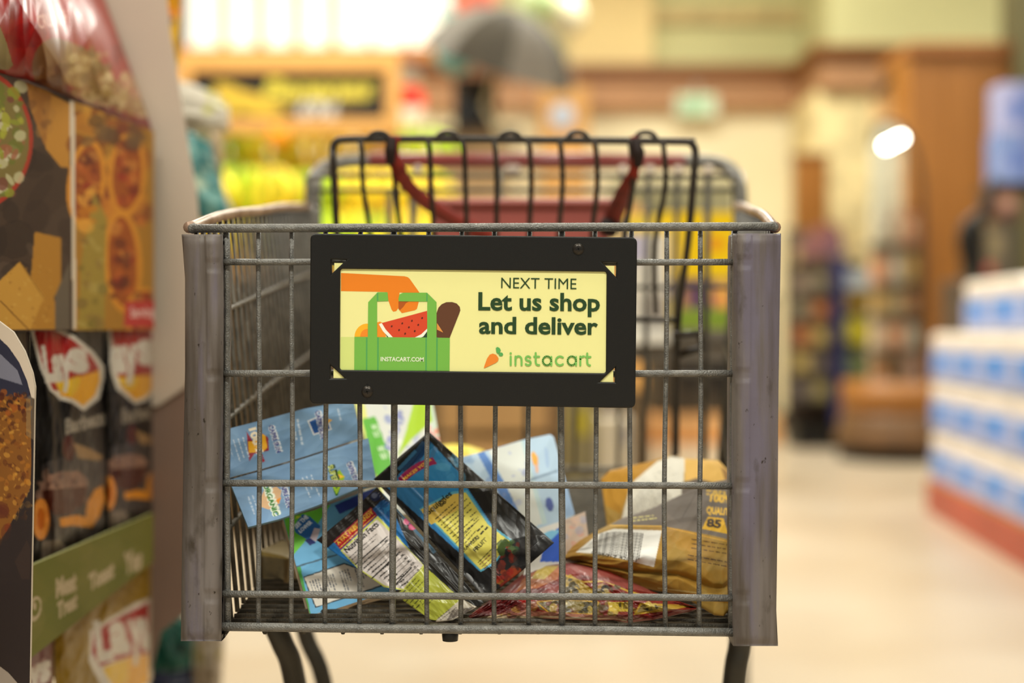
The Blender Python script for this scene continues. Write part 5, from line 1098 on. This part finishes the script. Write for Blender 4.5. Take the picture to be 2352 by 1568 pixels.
# =================================================================== DISPLAY BEHIND THE CART (yellow and white boxes)
tb = empty('display_table', (.42, 3.2, 0), 'dark low display table with white top edge behind the cart', 'display table')
ty = 3.0
MB().box(X(1455, ty), X(1760, ty), ty, ty + .5, Zz(790, ty), Zz(756, ty), .004).done('table_top', mat('grey_table_top', (96, 90, 82), .5), tb)
MB().box(X(1440, ty), X(1535, ty), ty - .012, ty, Zz(790, ty), Zz(758, ty), .002).done('white_edge_strip', mat('white_strip', (236, 232, 222), .4), tb)
MB().box(X(1455, ty), X(1760, ty), ty + .02, ty + .48, Zz(830, ty), Zz(792, ty)).done('apron', mat('grey_apron', (106, 98, 88), .6), tb)
MB().box(X(1704, ty), X(1728, ty), ty + .05, ty + .09, 0, Zz(830, ty)).done('leg', M_DARKSTEEL, tb)
MB().box(X(1696, ty), X(1736, ty), ty + .03, ty + .11, 0, .012, .003).done('foot_plate', M_DARKSTEEL, tb)
def pbox(name, x0, x1, y0, y1, Y, dep, rgb, shapes, lab, side=None, **k):
    cv = Canvas(x0 - 2, y0 - 2, x1 + 2, y1 + 2, rgb, 1)
    for P__, c in shapes: cv.poly(P__, c)
    pl = Plane(at(x0, y1, Y), at(x1, y1, Y), at(x0, y0, Y))
    return sheet(name, cv, [(x0, y0), (x1, y0)], [(x0, y1), (x1, y1)], pl, M_BOXP, dep, None, cell=5, side=side or rgb, label=lab, **k)
pbox('fruit_box', 1524, 1720, 486, 756, ty + .04, .12, (248, 208, 4), [([(1524, 642), (1720, 636), (1720, 712), (1524, 716)], (102, 72, 104)), (ell(1660, 680, 24, 40), (236, 184, 90)), (ell(1655, 690, 14, 22), (240, 160, 90)), (ell(1566, 690, 18, 30), (190, 140, 96)), ([(1524, 716), (1600, 706), (1720, 714), (1720, 756), (1524, 756)], (140, 164, 56)), ([(1524, 680), (1548, 684), (1548, 756), (1524, 756)], (206, 180, 40)), (ell(1640, 560, 30, 20), (240, 170, 20)), ([(1524, 520), (1560, 516), (1575, 620), (1524, 630)], (244, 206, 70))],
     'yellow box with purple band and fruit on the display table', cat='box')
pbox('yellow_box', 1440, 1520, 494, 756, ty + .22, .12, (240, 212, 60), [([(1440, 494), (1520, 494), (1520, 510), (1440, 510)], (246, 220, 90))], 'plain yellow box standing behind the white box on the table', cat='box')
pbox('white_box', 1448, 1534, 536, 756, ty + .02, .12, (226, 220, 208), [([(1448, 536), (1476, 536), (1474, 600), (1448, 610)], (176, 170, 206)), ([(1470, 680), (1534, 680), (1534, 750), (1470, 750)], (176, 166, 156)), ([(1486, 640), (1490, 640), (1490, 750), (1486, 750)], (150, 140, 130)), ([(1506, 640), (1510, 640), (1510, 750), (1506, 750)], (150, 140, 130))],
     'white box with a violet patch on the display table', cat='box')
# dark shelving below / behind
sh = empty('checkout_counter', (.5, 7.2, 0), 'dark checkout counter on a striped tan base beyond the display table', 'counter')
cy = 6.6 + .9
MB().box(X(1500, cy), X(1780, cy), cy, cy + .6, Zz(950, cy), Zz(690, cy), .01).done('counter_body', mat('counter_dark', (62, 54, 42), .6), sh)
MB().box(X(1495, cy), X(1785, cy), cy - .03, cy + .63, Zz(690, cy), Zz(676, cy), .004).done('counter_top', mat('olive_top', (110, 104, 84), .5), sh)
MB().box(X(1570, cy), X(1600, cy), cy - .01, cy, Zz(900, cy), Zz(800, cy)).box(X(1630, cy), X(1665, cy), cy - .01, cy, Zz(900, cy), Zz(800, cy)).done('opening', mat('deep_black', (18, 16, 14), .7), sh)
MB().box(X(1455, cy), X(1790, cy), cy - .04, cy + .66, Zz(1000, cy), Zz(950, cy)).done('base_band', mat('base_tan', (206, 160, 106), .6), sh)
MB().box(X(1455, cy), X(1790, cy), cy - .045, cy + .66, Zz(1016, cy), Zz(1000, cy)).done('base_stripe', mat('base_orange', (206, 132, 50), .6), sh)
MB().box(X(1455, cy), X(1790, cy), cy - .04, cy + .66, .0, Zz(1016, cy)).done('base_plinth', mat('base_white', (222, 206, 178), .6), sh)
gp = empty('grey_green_panel', (X(1580, 7.6), 7.8, 0), 'dull grey green partition panel behind the right end of the handle', 'partition')
MB().box(X(1400, 8.4), X(1690, 8.4), 8.4, 8.5, 0, Zz(412, 8.4), .006).done('panel', mat('dull_green', (150, 144, 108), .7), gp)
MB().box(X(1400, 8.4), X(1600, 8.4), 8.36, 8.4, Zz(560, 8.4), Zz(468, 8.4), .004).done('panel_inset', mat('olive_inset', (110, 104, 74), .7), gp)
# things seen below the sign, between bars
cr = empty('wooden_crate', (.1, 4.6, 0), 'tan wooden crate of packages on the floor behind the cart', 'crate')
for k in range(4): MB().box(X(1010, 4.4), X(1260, 4.4), 4.40, 4.415, .06 + k * .135, .06 + k * .135 + .115, .003).done('slat', wood('crate_wood', (188, 150, 96), (160, 120, 74)), cr)
for x in (1012, 1246): MB().box(X(x, 4.4), X(x, 4.4) + .02, 4.41, 4.8, 0, .62).done('corner_post', M_DWOOD, cr)
MB().box(X(1010, 4.4), X(1260, 4.4), 4.42, 4.8, .04, .06).done('crate_floor', M_DWOOD, cr)
pbox('brown_package', 1075, 1200, 850, 1010, 4.5, .2, (72, 52, 34), [([(1100, 850), (1150, 850), (1130, 930), (1100, 920)], (130, 100, 70)), (ell(1160, 960, 22, 18), (50, 40, 30))], 'dark brown package in the crate behind the cart', cat='package')
pbox('tan_package', 1200, 1290, 880, 1000, 4.62, .18, (142, 112, 80), [([(1230, 890), (1260, 890), (1250, 1000), (1230, 1000)], (118, 96, 76))], 'tan package in the crate, right of the dark brown one', cat='package')
pbox('olive_package', 1300, 1370, 900, 1297, 5.0, .2, (150, 138, 96), [([(1316, 940), (1350, 936), (1352, 1000), (1316, 1004)], (176, 160, 40)), ([(1340, 1000), (1362, 1000), (1362, 1120), (1344, 1120)], (110, 100, 78))], 'olive package with a yellow patch right of the crate', cat='package')
pbox('cream_package', 1372, 1450, 960, 1286, 5.1, .2, (206, 194, 172), [([(1420, 980), (1436, 980), (1436, 1020), (1420, 1020)], (120, 122, 140))], 'cream package standing next to the olive one behind the cart', cat='package')

# =================================================================== RIGHT BACKGROUND
part_ = empty('wooden_partition', (X(2215, 9), 9.3, 0), 'tall orange wooden partition on the right, behind the water cases', 'partition')
for k in range(3):
    a = X(2086, 9) + k * (X(2342, 9) - X(2086, 9)) / 3; b = X(2086, 9) + (k + 1) * (X(2342, 9) - X(2086, 9)) / 3
    MB().box(a, b - .002, 9.0, 9.6, 0.0, Zz(128, 9), .003).done('wood_panel', M_ORANGEWOOD, part_)
MB().box(X(2080, 9), X(2346, 9), 8.95, 9.65, Zz(128, 9), Zz(100, 9), .008).done('cornice', M_CROWN, part_)
dk = empty('dark_column', (X(2380, 8.8), 8.9, 0), 'dark green column at the right edge of the picture', 'column')
MB().box(X(2346, 8.8), X(2500, 8.8), 8.8, 9.2, 0, 3.6, .01).done('shaft', mat('dark_green_column', (86, 80, 50), .7), dk)
MB().box(X(2340, 8.8), X(2506, 8.8), 8.78, 9.22, 0, .12, .01).done('plinth', M_DWOOD, dk)
# refrigerated case with arched side
cs = empty('refrigerated_case', (X(2060, 9), 9.0, 0), 'arched glass refrigerated case on an orange wooden base', 'refrigerated case')
yc = 8.9
MB().lathe([(.35, 0), (.35, .07)], (X(2085, yc), 9.1, 0), 28).done('kick_plinth', M_BLACK, cs)
MB().lathe([(.33, .07), (.365, .10), (.365, .15), (.345, .17), (.345, .21), (.33, .27)], (X(2085, yc), 9.1, 0), 28).done('bumper', mat('brown_bumper', (104, 74, 44), .5), cs, smooth=True)
MB().lathe([(.33, .27), (.33, .455)], (X(2085, yc), 9.1, 0), 28).done('wood_base', M_ORANGEWOOD, cs, smooth=True)
side = [(2118, 885), (2118, 480), (2112, 400), (2096, 340), (2070, 296), (2040, 280), (2012, 290), (2004, 330), (2002, 885)]
A = [at(x, y, 9.12) for x, y in side]; n = len(A); V = A + [p + Vector((0, .05, 0)) for p in A]
put('case_back', V, [tuple(range(n))[::-1], tuple(range(n, 2 * n))] + [(i, (i + 1) % n, n + (i + 1) % n, n + i) for i in range(n)], mat('case_lining', (206, 204, 180), .5), cs, False)
tube('case_edge', smoothpath([at(x, y, 8.86) for x, y in side[:8]], 4), .016, M_DARKSTEEL, cs, 8)
for y in (560, 650, 720, 800, 880): MB().box(X(2000, yc), X(2118, yc), 8.88, 9.12, Zz(y + 8, yc), Zz(y, yc)).done('case_shelf', mat('case_shelf_grey', (150, 140, 120), .4), cs)
MB().tube([at(2030, 337, 8.84), at(2074, 315, 8.84)], .016, 12).done('glass_glint', emit('glint_glow', (255, 250, 230), 26), cs, smooth=True)  # glowing tube stands in for a light reflection on the case glass
glass = bpy.data.materials.new('case_glass'); glass.use_nodes = True; gb_ = glass.node_tree.nodes['Principled BSDF']; gb_.inputs['Transmission Weight'].default_value = 1; gb_.inputs['Roughness'].default_value = .02; gb_.inputs['IOR'].default_value = 1.02
_gn = glass.node_tree.nodes.new('ShaderNodeTexNoise'); _gr = glass.node_tree.nodes.new('ShaderNodeMapRange'); _gr.inputs[3].default_value = .01; _gr.inputs[4].default_value = .04
glass.node_tree.links.new(_gn.outputs['Fac'], _gr.inputs[0]); glass.node_tree.links.new(_gr.outputs[0], gb_.inputs['Roughness'])
MB().box(X(2004, yc), X(2114, yc), 8.855, 8.86, Zz(878, yc), Zz(470, yc)).done('glass_front', glass, cs)
cols = [(214, 206, 180), (222, 190, 160), (226, 160, 120), (206, 196, 176), (196, 160, 96), (190, 170, 130), (176, 130, 90), (120, 100, 70), (206, 170, 150), (90, 80, 60)]
adj = ['leftmost', 'second', 'third', 'rightmost']
def goods(x0, x1, yb, h, Y, n, palette, where, seedc, dep=.08, cat='package'):
    for k in range(n):
        a = x0 + (x1 - x0) * k / n; b = x0 + (x1 - x0) * (k + 1) / n - (x1 - x0) * .05 / n; c = palette[(seedc + k) % len(palette)]
        hh = h * RNG.uniform(.8, 1.0); c2 = tuple(min(255, int(v * 1.2 + 14)) for v in c)
        pbox('package', a, b, yb - hh, yb - 1, Y, dep, c, [(ell((a + b) / 2, yb - hh * .55, (b - a) * .3, hh * .2), c2)], '%s package on %s' % ((['left', 'right'] if n == 2 else ['left', 'middle', 'right'] if n == 3 else adj)[k], where), cat=cat)
goods(2008, 2112, 560, 76, 8.9, 3, cols, 'the top shelf of the glass case', 0); goods(2008, 2112, 650, 74, 8.9, 3, cols, 'the second shelf of the glass case', 2); goods(2008, 2112, 720, 56, 8.9, 3, cols, 'the middle shelf of the glass case', 4); goods(2008, 2112, 800, 62, 8.9, 3, cols, 'the fourth shelf of the glass case', 1); goods(2008, 2112, 878, 66, 8.9, 3, cols, 'the lowest shelf of the glass case', 6)
# upper box sign on the case side
# brown rack with round ended magazines
rk = empty('wire_rack', (X(1880, 10), 10.2, 0), 'tall dark wire rack of packets with a blue edge, right of the cart', 'rack')
MB().box(X(1822, 10), X(1940, 10), 10.25, 10.3, .05, Zz(520, 10)).done('rack_back', mat('rack_brown', (92, 78, 66), .7), rk)
MB().box(X(1908, 10), X(1940, 10), 9.9, 9.95, .1, Zz(590, 10), .006).done('blue_edge_panel', mat('rack_blue', (44, 46, 92), .5), rk)
for y in (610, 672, 734, 796, 858, 920): MB().box(X(1824, 10), X(1910, 10), 9.95, 10.25, Zz(y + 5, 10), Zz(y, 10)).done('rack_shelf', mat('rack_shelf', (70, 62, 56), .5), rk)
MB().box(X(1822, 10), X(1942, 10), 9.9, 10.3, 0, .14).done('rack_foot', M_BLACK, rk)
hd = smoothpath([at(1838, 596, 9.95), at(1842, 560, 9.95), at(1868, 525, 9.95), at(1905, 512, 9.95), at(1930, 530, 9.95), at(1938, 580, 9.95)], 4)
V = list(hd) + [p + Vector((0, .05, 0)) for p in hd]; n = len(hd)
put('header_sign', V, [tuple(range(n))[::-1], tuple(range(n, 2 * n))] + [(i, (i + 1) % n, n + (i + 1) % n, n + i) for i in range(n)], mat('header_violet', (112, 84, 104), .5, rgb2=(150, 96, 70), scale=6), rk, False)
pal = [(150, 130, 86), (124, 108, 92), (112, 104, 84), (150, 96, 60), (156, 138, 84), (92, 84, 80), (134, 124, 84), (120, 80, 70)]
for i, (y, wname) in enumerate(((608, 'the top shelf of the wire rack'), (670, 'the second shelf of the wire rack'), (732, 'the third shelf of the wire rack'), (794, 'the fourth shelf of the wire rack'), (856, 'the fifth shelf of the wire rack'), (918, 'the lowest shelf of the wire rack'))):
    goods(1826, 1904, y, 54, 9.97, 2, pal, wname, i)
s2k = empty('dark_shelf', (X(1975, 9.8), 9.9, 0), 'small black shelf unit between the wire rack and the glass case', 'shelf')
MB().box(X(1962, 9.8), X(2012, 9.8), 10.1, 10.13, 0, Zz(600, 9.8)).done('shelf_back', M_BLACK, s2k)
for y in (666, 712, 790, 870, 930): MB().box(X(1962, 9.8), X(2012, 9.8), 9.8, 10.1, Zz(y + 7, 9.8), Zz(y, 9.8)).done('shelf_board', M_BLACK, s2k)
MB().box(X(1962, 9.8), X(2012, 9.8), 9.8, 10.1, 0, Zz(940, 9.8)).done('shelf_foot', M_BLACK, s2k)
for y, h, c, lab in ((665, 44, (160, 168, 172), 'pale grey package on top of the small black shelf'), (711, 36, (150, 122, 40), 'ochre package under the pale grey one on the black shelf'), (789, 60, (176, 166, 36), 'bright yellow package mid height on the black shelf'), (869, 60, (92, 104, 66), 'dull green package low on the black shelf')):
    pbox('package', 1950, 2004, y - h, y - 1, 9.83, .12, c, [(ell(1977, y - h / 2, 16, h * .28), tuple(min(255, v + 30) for v in c))], lab, cat='package')
pilw = empty('orange_wood_panel', (X(1862, 10.6), 10.6, 0), 'narrow orange wooden post behind the wire rack', 'wooden post')
MB().box(X(1826, 10.5), X(1902, 10.5), 10.5, 10.6, 0, Zz(362, 10.5), .006).done('post_body', M_ORANGEWOOD, pilw)
MB().box(X(1822, 10.5), X(1906, 10.5), 10.48, 10.62, Zz(362, 10.5), Zz(352, 10.5), .004).done('post_cap', M_CROWN, pilw)
# brown hanging sign above the case
hs = empty('hanging_sign', at(2040, 300, 9.4), 'tan curved sign hanging above the glass case', 'sign')
Q = [at(x, y, 9.4) for x, y in ((2004, 215), (2050, 165), (2078, 150), (2078, 290), (2040, 310), (2006, 300))]; V = Q + [p + Vector((0, .04, 0)) for p in Q]; n = 6
put('sign_panel', V, [tuple(range(n))[::-1], tuple(range(n, 2 * n))] + [(i, (i + 1) % n, n + (i + 1) % n, n + i) for i in range(n)], mat('tan_sign', (232, 196, 140), .6), hs, False)
Q = [at(x, y, 9.38) for x, y in ((2002, 214), (2052, 160), (2060, 176), (2012, 232))]; V = Q + [p + Vector((0, .02, 0)) for p in Q]; n = 4
put('dark_band', V, [tuple(range(n))[::-1], tuple(range(n, 2 * n))] + [(i, (i + 1) % n, n + (i + 1) % n, n + i) for i in range(n)], M_DWOOD, hs, False)

# ---- cases of bottled water on a red pallet
M_FILM = mat('case_film', (186, 194, 222), .35, 0, .06, 8, .3, 60, coat=.3)
M_FILMW = mat('case_top_film', (238, 226, 212), .4, 0, .04, 8, coat=.2)
M_BLUE = mat('label_blue', (36, 132, 216), .4, 0, .06, 6); M_BLUEL = mat('label_pale_blue', (140, 162, 220), .4, 0, .08, 8)
def case(lab, grp):
    e = empty('water_case', (0, 0, 0), lab, 'case of water', grp)
    L, Wd, H = .45, .27, .198   # L along y, face is -x
    MB().box(0, Wd, 0, L, 0, H * .68, .012).done('film_wrap', M_FILM, e)
    MB().box(.004, Wd - .004, .004, L - .004, H * .66, H, .016).done('cap_layer', M_FILMW, e)
    for k in range(1):
        y0_ = .03
        MB().box(-.0015, 0.001, y0_, y0_ + .39, .02, H * .60).done('bottle_label', M_BLUEL, e)
        MB().box(-.0028, 0.001, y0_ + .08, y0_ + .30, H * .30, H * .60).done('label_mark', M_BLUE, e)
    return e
ux = (1.620 - 1.735) / (4.97 - 6.5); ang = math.atan2(-ux, 1)
wc = None
def cpos(s, inset_=0): return (1.735 - ux * (6.5 - s) + inset_, s)
lev = (.13, .332, .534)
rowsn = ('bottom', 'second', 'third', 'top')
for r_i, z in enumerate((.13, .334, .538, .742)):
    for k in range(5):
        s = 6.05 - k * .462 - (.17 if r_i == 3 else 0) * (1)
        x, y = cpos(s, .10 if r_i == 3 else 0)
        lab = 'water case in the %s layer on the red pallet, %s' % (rowsn[r_i], ('at the far left end', 'second from its left end', 'third from its left end', 'fourth from its left end', 'nearest the camera')[k]); grp = 'water cases in the %s layer' % rowsn[r_i]
        if wc is None: wc = case(lab, grp); c = wc
        else: c = clone(wc, (0, 0, 0), 0, 1, lab); c['group'] = grp
        c.location = (x, y, z); c.rotation_euler = (0, 0, ang)
plt = empty('pallet', (1.8, 5.4, 0), 'red pallet base under the stacked water cases', 'pallet')
M_RED = mat('pallet_red', (178, 84, 64), .5, 0, .08, 3)
def skew(x0, x1, s0, s1, z0, z1):
    V = []
    for s in (s0, s1):
        for dx in (x0, x1):
            for z in (z0, z1): p = cpos(s, dx); V.append((p[0], p[1], z))
    return MB().add(V, [(0, 1, 3, 2), (4, 6, 7, 5), (0, 4, 5, 1), (2, 3, 7, 6), (0, 2, 6, 4), (1, 5, 7, 3)])
skew(-.012, .0, 3.9, 6.52, .0, .125).done('red_skirt', M_RED, plt); skew(0, .60, 6.51, 6.52, 0, .125).done('red_skirt', M_RED, plt)
skew(0, .60, 3.9, 6.51, .10, .13).done('deck', M_LWOOD, plt)
for dx in (.02, .28, .52): skew(dx, dx + .08, 3.92, 6.5, 0, .10).done('bearer', M_LWOOD, plt)
# dark stock and blue packs behind the water
st = empty('stock_shelf', (X(2330, 7.2), 7.3, 0), 'dark shelf with black items behind the water cases', 'shelf')
ys = 7.2
MB().box(X(2215, ys), X(2500, ys), ys, ys + .4, 0, Zz(640, ys), .01).done('shelf_body', mat('stock_dark', (80, 64, 50), .6), st)
MB().box(X(2290, ys), X(2500, ys), ys + .02, ys + .35, Zz(432, ys), Zz(420, ys)).done('shelf_board', M_BLACK, st)
MB().box(X(2320, ys), X(2345, ys), ys + .1, ys + .2, Zz(640, ys), Zz(432, ys)).done('upright', mat('grey_upright', (78, 76, 78), .5), st)
bl_ = empty('black_basket', (X(2245, ys), ys + .1, Zz(640, ys)), 'black curved handbasket on the dark shelf behind the water cases', 'basket')
hp_ = smoothpath([at(2246, 624, ys + .1), at(2226, 600, ys + .1), at(2214, 560, ys + .1), at(2222, 520, ys + .1), at(2256, 492, ys + .1), at(2276, 440, ys + .1), at(2296, 412, ys + .1)], 4)
MB().tube(hp_, .032, 10).done('handle', M_BLACK, bl_, smooth=True)
MB().box(X(2246, ys), X(2290, ys), ys + .03, ys + .3, Zz(640, ys) + .001, Zz(520, ys), .012).done('basket_body', mat('basket_black', (30, 27, 24), .5), bl_)
pbox('brown_package', 2262, 2312, 508, 632, ys + .012, .1, (104, 92, 72), [(ell(2290, 560, 16, 24), (136, 122, 92)), (ell(2272, 616, 14, 14), (170, 90, 80))], 'brown package with a pink spot beside the black handbasket', cat='package')
pbox('pink_package', 2286, 2340, 434, 500, ys + .05, .1, (128, 92, 74), [(ell(2312, 460, 20, 20), (176, 136, 118)), ([(2300, 486), (2340, 480), (2340, 500), (2300, 500)], (84, 50, 50))], 'brownish pink package under the tall blue packs', cat='package')
for i, (x0, x1, y0, y1, c, l2) in enumerate(((2294, 2356, 306, 418, (126, 146, 196), 'lower blue pack at the right edge above the black shelf board'), (2300, 2360, 190, 304, (166, 168, 206), 'upper lavender pack at the right edge, on the blue pack'))):
    pbox('snack_pack', x0, x1 + 60, y0, y1, ys + .04, .2, c, [(ell(2334, y0 + 60, 12, 34), (84, 112, 180)), (ell(2310, y0 + 76, 8, 26), (150, 160, 206)), ([(2345, y0), (2420, y0), (2420, y1), (2345, y1)], (110, 124, 176))], l2, cat='snack pack')
